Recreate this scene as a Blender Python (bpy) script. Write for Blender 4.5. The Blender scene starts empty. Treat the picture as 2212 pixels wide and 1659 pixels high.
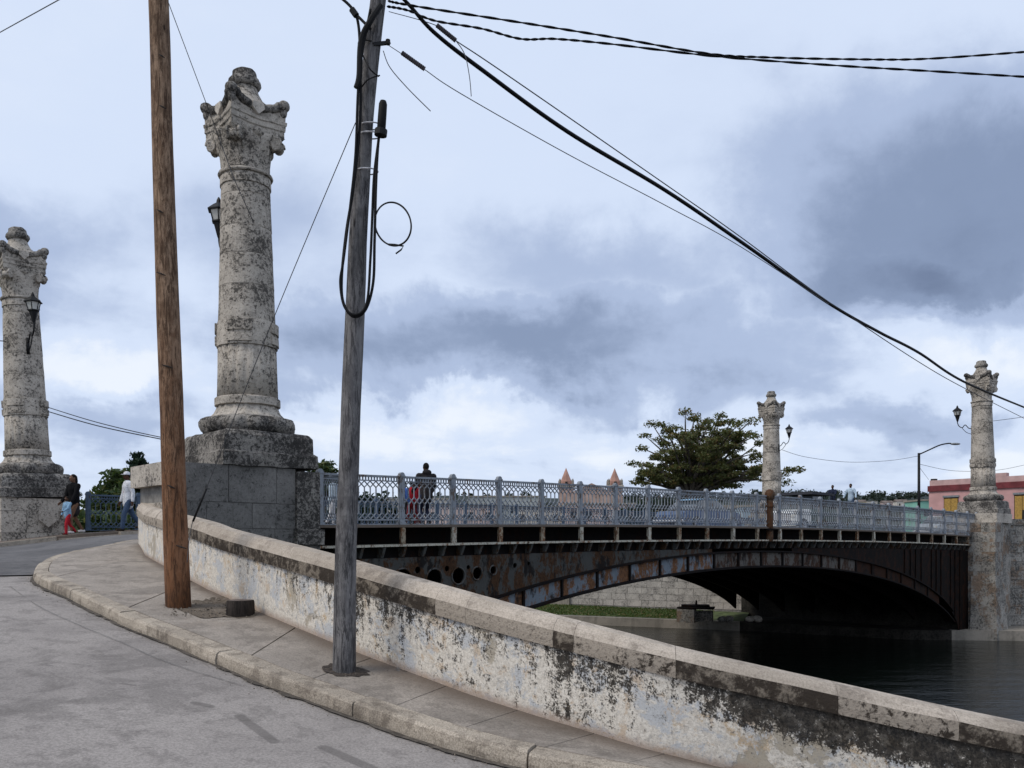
import bpy, bmesh, math, random
import numpy as np
from mathutils import Vector, Matrix, Euler, noise as mnoise

random.seed(7); RNG = np.random.default_rng(7)
R = math.radians
scene = bpy.context.scene
COL = scene.collection

# ------------------------------------------------------------------ camera, sky, sun, exposure
# world: +Y looks along the view, +X to the right, z = 0 at the photographer's eye
FPX, HORIZ, CX0, WPX = 1900.0, 1174.0, 1106.0, 2212.0
cam_d = bpy.data.cameras.new('camera'); cam = bpy.data.objects.new('camera', cam_d); COL.objects.link(cam)
cam_d.sensor_fit = 'HORIZONTAL'; cam_d.sensor_width = 36.0
cam_d.lens = 36.0 * FPX / WPX
cam_d.shift_y = (HORIZ - 829.5) / WPX
cam_d.clip_start = 0.1; cam_d.clip_end = 6000
cam.location = (0, 0, 0); cam.rotation_euler = (R(90), 0, 0)
scene.camera = cam

scene.view_settings.view_transform = 'Standard'
scene.view_settings.look = 'None'
scene.view_settings.exposure = 0.28
scene.view_settings.gamma = 1.0
scene.view_settings.use_curve_mapping = False
scene.render.engine = 'CYCLES'
scene.cycles.use_denoising = True
scene.cycles.max_bounces = 6
scene.cycles.diffuse_bounces = 3
scene.cycles.glossy_bounces = 3
scene.cycles.caustics_reflective = False; scene.cycles.caustics_refractive = False

SUN_DIR = Vector((-0.62, -0.30, 0.78)).normalized()      # towards the sun
sun_d = bpy.data.lights.new('sun', 'SUN'); sun_d.energy = 1.5; sun_d.angle = R(26); sun_d.color = (1.0, 0.92, 0.80)
sun = bpy.data.objects.new('sun', sun_d); COL.objects.link(sun)
sun.rotation_euler = SUN_DIR.to_track_quat('Z', 'Y').to_euler()


class G:
    """small node helper"""
    def __init__(s, nt): s.nt = nt; s.n = nt.nodes; s.l = nt.links
    def put(s, sock, v):
        if isinstance(v, bpy.types.NodeSocket): s.l.new(v, sock)
        elif v is not None:
            if sock.type == 'RGBA' and len(v) == 3: v = (*v, 1)
            sock.default_value = v
    def noise(s, vec, scale, detail=4, rough=.55, dist=0.0, w=None):
        t = s.n.new('ShaderNodeTexNoise')
        if w is not None: t.noise_dimensions = '4D'; t.inputs['W'].default_value = w
        s.put(t.inputs['Vector'], vec); t.inputs['Scale'].default_value = scale
        t.inputs['Detail'].default_value = detail; t.inputs['Roughness'].default_value = rough
        t.inputs['Distortion'].default_value = dist
        return t.outputs['Fac']
    def voro(s, vec, scale, feature='F1'):
        t = s.n.new('ShaderNodeTexVoronoi'); t.feature = feature
        s.put(t.inputs['Vector'], vec); t.inputs['Scale'].default_value = scale
        return t.outputs['Distance']
    def math(s, op, a, b=0.0, c=None, clamp=False):
        t = s.n.new('ShaderNodeMath'); t.operation = op; t.use_clamp = clamp
        s.put(t.inputs[0], a); s.put(t.inputs[1], b)
        if c is not None: s.put(t.inputs[2], c)
        return t.outputs[0]
    def step(s, v, a, b, lo=0.0, hi=1.0, smooth=True):
        t = s.n.new('ShaderNodeMapRange'); t.interpolation_type = 'SMOOTHSTEP' if smooth else 'LINEAR'
        s.put(t.inputs[0], v)
        for i, q in enumerate((a, b, lo, hi)): t.inputs[i + 1].default_value = q
        return t.outputs[0]
    def mix(s, f, a, b, mode='MIX'):
        t = s.n.new('ShaderNodeMix'); t.data_type = 'RGBA'; t.blend_type = mode
        s.put(t.inputs[0], f); s.put(t.inputs[6], a); s.put(t.inputs[7], b)
        return t.outputs[2]
    def vmul(s, vec, k):
        t = s.n.new('ShaderNodeVectorMath'); t.operation = 'MULTIPLY'
        s.put(t.inputs[0], vec); t.inputs[1].default_value = k; return t.outputs[0]
    def vadd(s, vec, k):
        t = s.n.new('ShaderNodeVectorMath'); t.operation = 'ADD'
        s.put(t.inputs[0], vec); s.put(t.inputs[1], k); return t.outputs[0]
    def sep(s, vec):
        t = s.n.new('ShaderNodeSeparateXYZ'); s.put(t.inputs[0], vec); return t.outputs
    def comb(s, x, y, z):
        t = s.n.new('ShaderNodeCombineXYZ')
        for i, q in enumerate((x, y, z)): s.put(t.inputs[i], q)
        return t.outputs[0]
    def pos(s): return s.n.new('ShaderNodeNewGeometry').outputs['Position']
    def uv(s): return s.n.new('ShaderNodeUVMap').outputs['UV']
    def objc(s): return s.n.new('ShaderNodeTexCoord').outputs['Object']
    def rnd(s): return s.n.new('ShaderNodeObjectInfo').outputs['Random']
    def bump(s, h, strength=.4, dist=.02):
        t = s.n.new('ShaderNodeBump'); t.inputs['Strength'].default_value = strength
        t.inputs['Distance'].default_value = dist; s.put(t.inputs['Height'], h); return t.outputs[0]

# ---- world: Nishita sky behind a broken, heavy cloud deck
SKY_STRENGTH = 0.07
wd = bpy.data.worlds.new('World'); scene.world = wd; wd.use_nodes = True
g = G(wd.node_tree); g.n.clear()
out = g.n.new('ShaderNodeOutputWorld'); bg = g.n.new('ShaderNodeBackground')
sky = g.n.new('ShaderNodeTexSky'); sky.sky_type = 'NISHITA'; sky.sun_disc = False
sky.sun_elevation = math.asin(SUN_DIR.z); sky.sun_rotation = math.atan2(SUN_DIR.x, SUN_DIR.y)
sky.air_density = 1.0; sky.dust_density = 1.5
d = g.n.new('ShaderNodeTexCoord').outputs['Generated']
sx, sy, sz = g.sep(d)
zz = g.math('MAXIMUM', sz, 0.0)
den = g.math('ADD', zz, 0.16)
px_ = g.math('DIVIDE', sx, den); py_ = g.math('DIVIDE', sy, den)
pl = g.comb(px_, py_, 0.0)
n_big = g.noise(pl, 0.55, 2, .5, 0.25, w=3.1)
n_mid = g.noise(pl, 1.35, 7, .56, 0.35, w=7.7)
n_fin = g.noise(g.vmul(d, (1, 1, 2.2)), 9.0, 6, .6, 0.3, w=1.3)
az = g.math('ARCTAN2', sx, sy); el = g.math('ARCSINE', sz)
wob = g.math('MULTIPLY', g.math('SUBTRACT', g.noise(d, 5.0, 8, .62, .2, w=4.4), 0.5), 0.40)
wob2 = g.math('MULTIPLY', g.math('SUBTRACT', g.noise(d, 6.0, 8, .62, .2, w=9.4), 0.5), 0.20)
def blob(a0, e0, ra, re, soft=1.0):
    """a heavy cloud bank around azimuth a0, elevation e0 (radians)"""
    da = g.math('DIVIDE', g.math('SUBTRACT', g.math('ADD', az, wob), a0), ra)
    de = g.math('DIVIDE', g.math('SUBTRACT', g.math('ADD', el, wob2), e0), re)
    q = g.math('SQRT', g.math('ADD', g.math('MULTIPLY', da, da), g.math('MULTIPLY', de, de)))
    return g.step(q, 1.0 + .40 * soft, max(0.0, 1.0 - .80 * soft))
def dirpx(x, y):
    v = Vector(((x - CX0) / FPX, 1, (HORIZ - y) / FPX)).normalized(); return math.atan2(v.x, v.y), math.asin(v.z)
banks = []
for (x, y, rx, ry, amt, sf) in ((2090, 430, 470, 230, .72, 1.25), (2010, 565, 350, 115, .84, 1.25), (1080, 765, 680, 125, .80, 1.3), (2190, 640, 240, 80, .55, 1.0),
                                (230, 905, 360, 70, .42, 1.2), (1250, 590, 420, 110, .34, 1.3), (1880, 890, 260, 50, .36, 1.1), (620, 560, 320, 160, .26, 1.3), (150, 690, 260, 90, .25, 1.3),
                                (-900, 420, 700, 190, .8, 1.0), (3300, 500, 600, 200, .8, 1.0)):
    a0, e0 = dirpx(x, y); banks.append(g.math('MULTIPLY', blob(a0, e0, rx / FPX, ry / FPX, sf), amt))
dk = banks[0]
for b_ in banks[1:]: dk = g.math('MAXIMUM', dk, b_)
tex = g.math('ADD', g.math('MULTIPLY', g.math('SUBTRACT', n_mid, .5), 1.5), g.math('MULTIPLY', g.math('SUBTRACT', n_fin, .5), .7))
lowband = g.step(el, 0.42, 0.05)                       # more broken-up towards the horizon
ov = g.math('ADD', g.math('MULTIPLY', dk, 0.74), g.math('MULTIPLY', tex, g.math('ADD', g.math('MULTIPLY', lowband, .48), .16)))
ov = g.math('ADD', ov, g.math('MULTIPLY', g.math('SUBTRACT', n_big, .5), .45))
lt = None
for (x, y, rx, ry, amt) in ((900, 915, 460, 55, .17), (2080, 700, 230, 70, .24), (250, 780, 300, 60, .14), (1300, 960, 500, 50, .16), (1500, 480, 260, 90, .08), (-1100, 850, 700, 70, .2), (3300, 850, 700, 70, .2)):
    a0, e0 = dirpx(x, y); q_ = g.math('MULTIPLY', blob(a0, e0, rx / FPX, ry / FPX, 1.0), amt); lt = q_ if lt is None else g.math('MAXIMUM', lt, q_)
ov = g.math('SUBTRACT', ov, lt)
ov = g.math('ADD', ov, 0.20, clamp=True)
rmp = g.n.new('ShaderNodeValToRGB'); g.l.new(ov, rmp.inputs[0])
cr = rmp.color_ramp; cr.interpolation = 'EASE'
for i, (p, c) in enumerate(((0.0, (.74, .79, .87)), (.2, (.59, .675, .835)), (.45, (.375, .455, .63)), (.72, (.215, .275, .41)), (1.0, (.13, .17, .27)))):
    e = cr.elements[i] if i < 2 else cr.elements.new(p)
    e.position = p; e.color = (*c, 1)
skyc = g.vmul(sky.outputs[0], (SKY_STRENGTH,) * 3)
fin = g.mix(0.92, skyc, rmp.outputs[0])
g.l.new(fin, bg.inputs[0]); bg.inputs[1].default_value = 1.0
g.l.new(bg.outputs[0], out.inputs[0])

# ------------------------------------------------------------------ frames and helpers
U = np.array((.7269, .6868, 0.)); V = np.array((-.6868, .7269, 0.)); C1 = np.array((-5.583, 18.61, 0.))
ANG_U = math.atan2(U[1], U[0])
SP = 1.607                         # railing post spacing
def uv(u, v, e=0.0):
    p = C1 + U * u + V * v; return np.array((p[0], p[1], e))
def at(px, py, dep):               # measured picture position at a known distance -> metres
    return np.array(((px - CX0) * dep / FPX, dep, (HORIZ - py) * dep / FPX))
def kk(u): return (u - 3.985) / SP
def deck(u):                       # walkway level along the bridge (slightly cambered)
    k = kk(u); return .43 + .20 * max(0.0, 1 - ((k - 11) / 12.2) ** 2)

def ground(X, Y):
    p1 = -2.217 - .077 * X + .077 * Y
    u = (X - C1[0]) * U[0] + (Y - C1[1]) * U[1]
    p2 = float(np.interp(u, (-60, -20, -6, -3, 2, 60), (-2.0, -1.0, -.48, -.30, .28, .28)))
    h = max(0.0, .12 - abs(p1 - p2)) / .12
    return min(p1, p2) - h * h * .03

class MB:
    def __init__(s): s.v = []; s.f = []; s.m = []; s.uvs = None
    def add(s, verts, faces, m=0):
        o = len(s.v); s.v.extend([tuple(map(float, p)) for p in verts])
        for f in faces: s.f.append(tuple(i + o for i in f)); s.m.append(m)
    def hexa(s, p, m=0):           # 8 points: bottom 0-3 ccw, top 4-7
        s.add(p, ((3, 2, 1, 0), (4, 5, 6, 7), (0, 1, 5, 4), (1, 2, 6, 5), (2, 3, 7, 6), (3, 0, 4, 7)), m)
    def box(s, c, size, rz=0.0, m=0):
        hx, hy, hz = (q / 2 for q in size); ca, sa = math.cos(rz), math.sin(rz); P = []
        for z in (-hz, hz):
            for x, y in ((-hx, -hy), (hx, -hy), (hx, hy), (-hx, hy)):
                P.append((c[0] + x * ca - y * sa, c[1] + x * sa + y * ca, c[2] + z))
        s.hexa(P, m)
    def uvbox(s, u0, u1, v0, v1, e0, e1, m=0):
        s.hexa([uv(a, b, e) for e in (e0, e1) for a, b in ((u0, v0), (u1, v0), (u1, v1), (u0, v1))], m)
    def bar(s, a, b, w, h, up=(0, 0, 1), m=0):
        a = Vector(a); b = Vector(b); d = (b - a).normalized(); upv = Vector(up)
        sd = d.cross(upv)
        if sd.length < 1e-4: sd = d.cross(Vector((0, 1, 0)))
        sd.normalize(); t = sd.cross(d).normalized(); P = []
        for q in (a, b): P += [q - sd * w / 2 - t * h / 2, q + sd * w / 2 - t * h / 2, q + sd * w / 2 + t * h / 2, q - sd * w / 2 + t * h / 2]
        s.add(P, ((3, 2, 1, 0), (4, 5, 6, 7), (0, 1, 5, 4), (1, 2, 6, 5), (2, 3, 7, 6), (3, 0, 4, 7)), m)
    def tube(s, path, rad, n=8, cap=True, m=0, closed=False):
        P = [Vector(p) for p in path]; k = len(P)
        if not hasattr(rad, '__len__'): rad = [rad] * k
        rings = []; prev = None
        for i in range(k):
            if closed: t = P[(i + 1) % k] - P[i - 1]
            else: t = P[min(i + 1, k - 1)] - P[max(i - 1, 0)]
            t.normalize()
            if prev is None:
                a = Vector((0, 0, 1)) if abs(t.z) < .9 else Vector((1, 0, 0))
                sd = t.cross(a).normalized()
            else:
                sd = (prev - t * prev.dot(t))
                sd = sd.normalized() if sd.length > 1e-6 else t.orthogonal().normalized()
            prev = sd; bn = t.cross(sd)
            rings.append([P[i] + (sd * math.cos(2 * math.pi * j / n) + bn * math.sin(2 * math.pi * j / n)) * rad[i] for j in range(n)])
        vs = [q for r in rings for q in r]; fs = []
        for i in range(k if closed else k - 1):
            for j in range(n):
                a, b = i * n + j, i * n + (j + 1) % n; i2 = (i + 1) % k
                fs.append((a, b, i2 * n + (j + 1) % n, i2 * n + j))
        if cap and not closed: fs.append(tuple(reversed(range(n)))); fs.append(tuple(range((k - 1) * n, k * n)))
        s.add(vs, fs, m)
    def lathe(s, prof, n=32, mod=None, cap=True, c=(0, 0, 0), m=0):
        vs = []; fs = []; k = len(prof)
        for (r, z) in prof:
            for j in range(n):
                a = 2 * math.pi * j / n; rr = r if mod is None else mod(r, z, a)
                vs.append((c[0] + rr * math.cos(a), c[1] + rr * math.sin(a), c[2] + z))
        for i in range(k - 1):
            for j in range(n): fs.append((i * n + j, i * n + (j + 1) % n, (i + 1) * n + (j + 1) % n, (i + 1) * n + j))
        if cap: fs.append(tuple(reversed(range(n)))); fs.append(tuple(range((k - 1) * n, k * n)))
        s.add(vs, fs, m)
    def ell(s, c, r, n=14, rings=9, rot=None, m=0):
        if not hasattr(r, '__len__'): r = (r, r, r)
        M = Euler(rot).to_matrix() if rot else None; vs = []; fs = []
        for i in range(1, rings):
            t = math.pi * i / rings
            for j in range(n):
                a = 2 * math.pi * j / n
                p = Vector((r[0] * math.sin(t) * math.cos(a), r[1] * math.sin(t) * math.sin(a), -r[2] * math.cos(t)))
                if M: p = M @ p
                vs.append((c[0] + p.x, c[1] + p.y, c[2] + p.z))
        for q in (-1, 1):
            p = Vector((0, 0, q * r[2])); p = M @ p if M else p; vs.append((c[0] + p.x, c[1] + p.y, c[2] + p.z))
        b = (rings - 1) * n
        for i in range(rings - 2):
            for j in range(n): fs.append((i * n + j, i * n + (j + 1) % n, (i + 1) * n + (j + 1) % n, (i + 1) * n + j))
        for j in range(n):
            fs.append((b, (j + 1) % n, j)); fs.append((b + 1, (rings - 2) * n + j, (rings - 2) * n + (j + 1) % n))
        s.add(vs, fs, m)
    def prism(s, pts, z0, z1, m=0):       # pts: ccw XY outline
        n = len(pts); vs = [(p[0], p[1], z0) for p in pts] + [(p[0], p[1], z1) for p in pts]
        s.add(vs, [tuple(reversed(range(n))), tuple(range(n, 2 * n))] + [(i, (i + 1) % n, n + (i + 1) % n, n + i) for i in range(n)], m)
    def mesh(s, name, mats, smooth=False):
        me = bpy.data.meshes.new(name); me.from_pydata(s.v, [], s.f)
        for q in (mats if isinstance(mats, (list, tuple)) else [mats]): me.materials.append(q)
        if any(s.m): me.polygons.foreach_set('material_index', s.m)
        if smooth: me.polygons.foreach_set('use_smooth', [True] * len(s.f))
        if s.uvs is not None:
            lay = me.uv_layers.new(name='UVMap'); idx = np.zeros(len(me.loops), dtype=np.int32); me.loops.foreach_get('vertex_index', idx)
            lay.data.foreach_set('uv', np.asarray(s.uvs, dtype=np.float32)[idx].ravel())
        me.validate(); me.update(); return me
    def build(s, name, mats, parent=None, world=False, smooth=False, angle=None):
        if world and parent is not None:
            o_ = ORI[parent.name]; s.v = [(p[0] - o_[0], p[1] - o_[1], p[2] - o_[2]) for p in s.v]
        o = bpy.data.objects.new(name, s.mesh(name, mats, smooth or angle is not None)); COL.objects.link(o)
        if parent is not None: o.parent = parent; ORI[o.name] = ORI.get(parent.name, (0, 0, 0))
        else: ORI[o.name] = (0, 0, 0)
        if angle is not None:
            try: o.data.set_sharp_from_angle(angle=R(angle))
            except Exception: pass
        return o
ORI = {}
def tag(o, label, cat, group=None, kind=None):
    if label: o['label'] = label
    if cat: o['category'] = cat
    if group: o['group'] = group
    if kind: o['kind'] = kind
    return o
def struct(o): o['kind'] = 'structure'; return o
def empty(name, loc, label, cat, group=None, rot=(0, 0, 0)):
    o = bpy.data.objects.new(name, None); COL.objects.link(o); o.location = tuple(loc); o.rotation_euler = rot
    o.empty_display_size = .2; ORI[o.name] = tuple(map(float, loc)); return tag(o, label, cat, group)
def piece(me, name, parent, loc=(0, 0, 0), rz=0.0, sc=(1, 1, 1), world=False):
    o = bpy.data.objects.new(name, me); COL.objects.link(o); o.parent = parent
    if world: q = ORI[parent.name]; loc = (loc[0] - q[0], loc[1] - q[1], loc[2] - q[2])
    o.location = tuple(map(float, loc)); o.rotation_euler = (0, 0, rz); o.scale = sc
    ORI[o.name] = ORI.get(parent.name, (0, 0, 0)); return o
def copy_tree(o, parent=None):
    c = o.copy(); COL.objects.link(c); c.parent = parent
    for ch in list(o.children): copy_tree(ch, c)
    return c
def spline(P, n):
    P = np.asarray(P, float); k = len(P); t = np.linspace(0, k - 1, n); o = []
    for a in t:
        i = min(int(a), k - 2); f = a - i
        p0, p1, p2, p3 = P[max(i - 1, 0)], P[i], P[i + 1], P[min(i + 2, k - 1)]
        o.append(.5 * (2 * p1 + (p2 - p0) * f + (2 * p0 - 5 * p1 + 4 * p2 - p3) * f * f + (3 * p1 - p0 - 3 * p2 + p3) * f ** 3))
    return np.array(o)

# ------------------------------------------------------------------ materials
def newmat(name, rough=.9, spec=.25):
    m = bpy.data.materials.new(name); m.use_nodes = True; g = G(m.node_tree)
    b = g.n['Principled BSDF']; b.inputs['Roughness'].default_value = rough
    b.inputs['Specular IOR Level'].default_value = spec
    return m, g, b
def plain(name, col, rough=.6, var=.12, scale=6, metal=0.0, spec=.4, bump=0.0):
    m, g, b = newmat(name, rough, spec); b.inputs['Metallic'].default_value = metal
    n = g.noise(g.pos(), scale, 5, .6)
    c2 = tuple(max(0, q * (1 - var * 2)) for q in col); c1 = tuple(min(1, q * (1 + var)) for q in col)
    g.l.new(g.mix(g.step(n, .3, .7), c2, c1), b.inputs['Base Color'])
    if bump: g.l.new(g.bump(g.noise(g.pos(), scale * 6, 4), bump, .01), b.inputs['Normal'])
    return m
def stone(name, light, mid, dark, lich=.5, scale=1.0, pit=.5, bump=.6, warm=None):
    m, g, b = newmat(name, .92, .15); p = g.vadd(g.pos(), g.comb(g.math('MULTIPLY', g.rnd(), 3.0), 0.0, 0.0))
    n1 = g.noise(p, 1.3 * scale, 5, .6, .2); n2 = g.noise(p, 13 * scale, 9, .80, .15); n3 = g.noise(p, 20 * scale, 6, .75)
    vo = g.voro(g.vadd(p, g.vmul(g.comb(n3, n2, n3), (.12, .12, .12))), 15 * scale)
    c = g.mix(g.step(n1, .32, .68), mid, light)
    c = g.mix(g.math('MULTIPLY', g.step(g.rnd(), 0, 1), .30), c, mid)
    if warm: c = g.mix(g.math('MULTIPLY', g.step(g.noise(p, 1.6 * scale, 7, .7, w=5.0), .50, .58), .75), c, warm)
    lm = g.step(g.math('ADD', n2, g.math('MULTIPLY', g.math('SUBTRACT', n1, .5), -.35)), .580 - .16 * lich, .640 - .16 * lich)
    c = g.mix(g.math('MULTIPLY', lm, .86), c, dark)
    c = g.mix(g.math('MULTIPLY', g.step(g.noise(p, 3.0 * scale, 10, .80, .2, w=8.0), .50, .57), .16 + .3 * lich), c, tuple(q * 1.5 for q in dark))
    c = g.mix(g.math('MULTIPLY', g.step(g.noise(p, 26 * scale, 6, .85, w=3.0), .52, .62), .50), c, dark)
    pm = g.math('MULTIPLY', g.step(vo, .24, .10), g.step(n2, .50, .60))
    c = g.mix(g.math('MULTIPLY', pm, pit), c, tuple(q * .35 for q in dark))
    c = g.mix(g.math('MULTIPLY', g.step(n3, .35, .7), .30), c, light, 'MULTIPLY')
    g.l.new(c, b.inputs['Base Color'])
    h = g.math('ADD', g.math('MULTIPLY', n2, .6), g.math('SUBTRACT', g.math('MULTIPLY', n3, .5), g.math('MULTIPLY', pm, .5)))
    g.l.new(g.bump(h, bump, .035), b.inputs['Normal'])
    return m
MT = {}
MT['stone'] = stone('coral_stone', (.58, .525, .455), (.40, .36, .31), (.05, .046, .042), .44, 1.0, .9, 1.0)
MT['stone_pale'] = stone('pale_coral_stone', (.60, .545, .475), (.46, .415, .36), (.09, .083, .075), .30, 1.0, .8, .9)
MT['stone_dark'] = stone('lichen_stone', (.40, .37, .33), (.21, .195, .178), (.028, .026, .025), .66, 1.2, .8, 1.2)
MT['stone_grey'] = stone('grey_ashlar', (.225, .213, .20), (.145, .139, .132), (.05, .048, .045), .22, .9, .7, .8)
MT['stone_far'] = stone('weathered_ashlar', (.43, .405, .365), (.28, .265, .24), (.07, .068, .064), .45, .7, .5, .6, warm=(.24, .15, .09))
MT['shade_stone'] = stone('shade_dark_stone', (.05, .045, .038), (.03, .027, .023), (.010, .009, .008), .5, .8, .5, .5)  # shade under the bridge, put into the stone colour as near black
MT['mortar'] = plain('mortar', (.22, .21, .195), .95, .2, 5, bump=.3)
MT['mortar_dark'] = plain('dark_mortar', (.09, .09, .09), .95, .2, 5, bump=.3)

def concrete(name, a, b_, stain, sc=1.0, speck=.35, bump=.35, dirt=None, edge=False, streaks=None):
    m, g, b = newmat(name, .9, .2); p = g.pos()
    n1 = g.noise(p, .45 * sc, 6, .68, .4); n2 = g.noise(p, 3.2 * sc, 9, .74, .2); n3 = g.noise(p, 48 * sc, 5, .78)
    st = g.noise(g.vmul(p, (1.0, 1.0, .3)), 1.1 * sc, 7, .7, .5, w=2.0)
    c = g.mix(g.step(n1, .42, .58), a, b_)
    c = g.mix(g.math('MULTIPLY', g.step(n2, .50, .60), .5), c, stain)
    c = g.mix(g.math('MULTIPLY', g.step(st, .53, .60), .40), c, tuple(q * .7 for q in stain))
    if dirt: c = g.mix(g.math('MULTIPLY', g.step(g.noise(p, 1.7 * sc, 6, .65, w=8.0), .55, .7), .45), c, dirt)
    c = g.mix(g.math('MULTIPLY', g.step(n3, .40, .62), speck), c, tuple(q * .45 for q in stain))
    if edge:
        ed = g.sep(g.uv())[1]
        c = g.mix(g.math('MULTIPLY', g.step(g.math('ADD', ed, g.math('MULTIPLY', g.math('SUBTRACT', n2, .5), .35)), .42, .02), .75), c, (.105, .078, .06))
    pit = g.step(g.voro(p, 55 * sc), .13, .06)
    c = g.mix(g.math('MULTIPLY', pit, .35), c, tuple(q * .4 for q in stain))
    for (ax, ay, bx, by, r) in (streaks or ()):
        X, Y, _z = g.sep(p); L2 = (bx - ax) ** 2 + (by - ay) ** 2
        t = g.math('DIVIDE', g.math('ADD', g.math('MULTIPLY', g.math('SUBTRACT', X, ax), bx - ax), g.math('MULTIPLY', g.math('SUBTRACT', Y, ay), by - ay)), L2, clamp=True)
        dx = g.math('SUBTRACT', g.math('SUBTRACT', X, ax), g.math('MULTIPLY', t, bx - ax)); dy = g.math('SUBTRACT', g.math('SUBTRACT', Y, ay), g.math('MULTIPLY', t, by - ay))
        dd = g.math('ADD', g.math('SQRT', g.math('ADD', g.math('MULTIPLY', dx, dx), g.math('MULTIPLY', dy, dy))), g.math('MULTIPLY', g.math('SUBTRACT', n2, .5), r * 1.1))
        c = g.mix(g.math('MULTIPLY', g.step(dd, r * 1.25, r * .75), .62), c, tuple(q * .62 for q in stain))
    g.l.new(c, b.inputs['Base Color'])
    h = g.math('ADD', g.math('MULTIPLY', n3, .35), g.math('ADD', g.math('MULTIPLY', n2, .7), g.math('MULTIPLY', pit, -.5)))
    g.l.new(g.bump(h, bump, .012), b.inputs['Normal'])
    return m
MT['road'] = concrete('worn_concrete_road', (.335, .305, .283), (.275, .25, .233), (.175, .158, .147), 1.0, .42, .5, streaks=((-2.236, 7.226, -1.818, 6.721, .045), (-1.432, 6.702, -1.008, 6.364, .05), (-2.69, 7.45, -2.534, 7.397, .035), (-3.465, 7.799, -3.338, 7.771, .02)))
MT['asphalt'] = concrete('asphalt', (.16, .153, .152), (.12, .115, .115), (.07, .07, .075), 1.0, .35, .5)
MT['walk'] = concrete('pavement_concrete', (.37, .325, .28), (.29, .255, .22), (.175, .152, .13), 1.0, .42, .7, dirt=(.23, .18, .14), edge=True)
MT['kerb'] = concrete('kerb_concrete', (.52, .45, .365), (.40, .345, .28), (.13, .105, .083), 1.6, .55, 1.1)
MT['cope_plain'] = concrete('plain_coping', (.37, .32, .265), (.28, .24, .195), (.13, .108, .088), 1.3, .35, .8)
MT['cope_top'] = concrete('coping_top', (.53, .46, .385), (.40, .345, .285), (.20, .165, .135), 1.3, .38, .8)
MT['quay'] = concrete('quay_concrete', (.32, .285, .24), (.25, .225, .19), (.17, .155, .13), 1.0, .25, .4)
MT['dirt'] = concrete('bare_soil', (.21, .175, .14), (.16, .13, .10), (.075, .06, .048), 3.0, .5, 1.0)
MT['tar'] = concrete('tar_patch', (.20, .187, .178), (.17, .158, .15), (.12, .112, .107), 1.0, .5, .6)
MT['walk_grit'] = plain('grit_stone', (.20, .17, .14), .95, .35, 30)
MT['crack'] = plain('crack_filler', (.15, .14, .13), .9, .2, 12)

def mold_coping(name='mouldy_coping', t0=.47, t1=.62, lt=(.23, .195, .155)):
    m, g, b = newmat(name, .95, .1); p = g.pos()
    n = g.noise(p, 9, 8, .75, .2); n2 = g.noise(p, 40, 5, .7); n1 = g.noise(p, 1.4, 4, .6)
    c = g.mix(g.step(g.math('ADD', n, g.math('MULTIPLY', g.math('SUBTRACT', n1, .5), .5)), t0, t1), (.05, .040, .032), lt)
    c = g.mix(g.math('MULTIPLY', g.step(n2, .5, .65), .5), c, (.04, .034, .03))
    g.l.new(c, b.inputs['Base Color']); g.l.new(g.bump(g.math('ADD', n, n2), .7, .02), b.inputs['Normal']); return m
MT['cope_mold'] = mold_coping()
MT['cope_plain'] = mold_coping('stained_coping', .38, .47, (.36, .31, .255))

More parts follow.
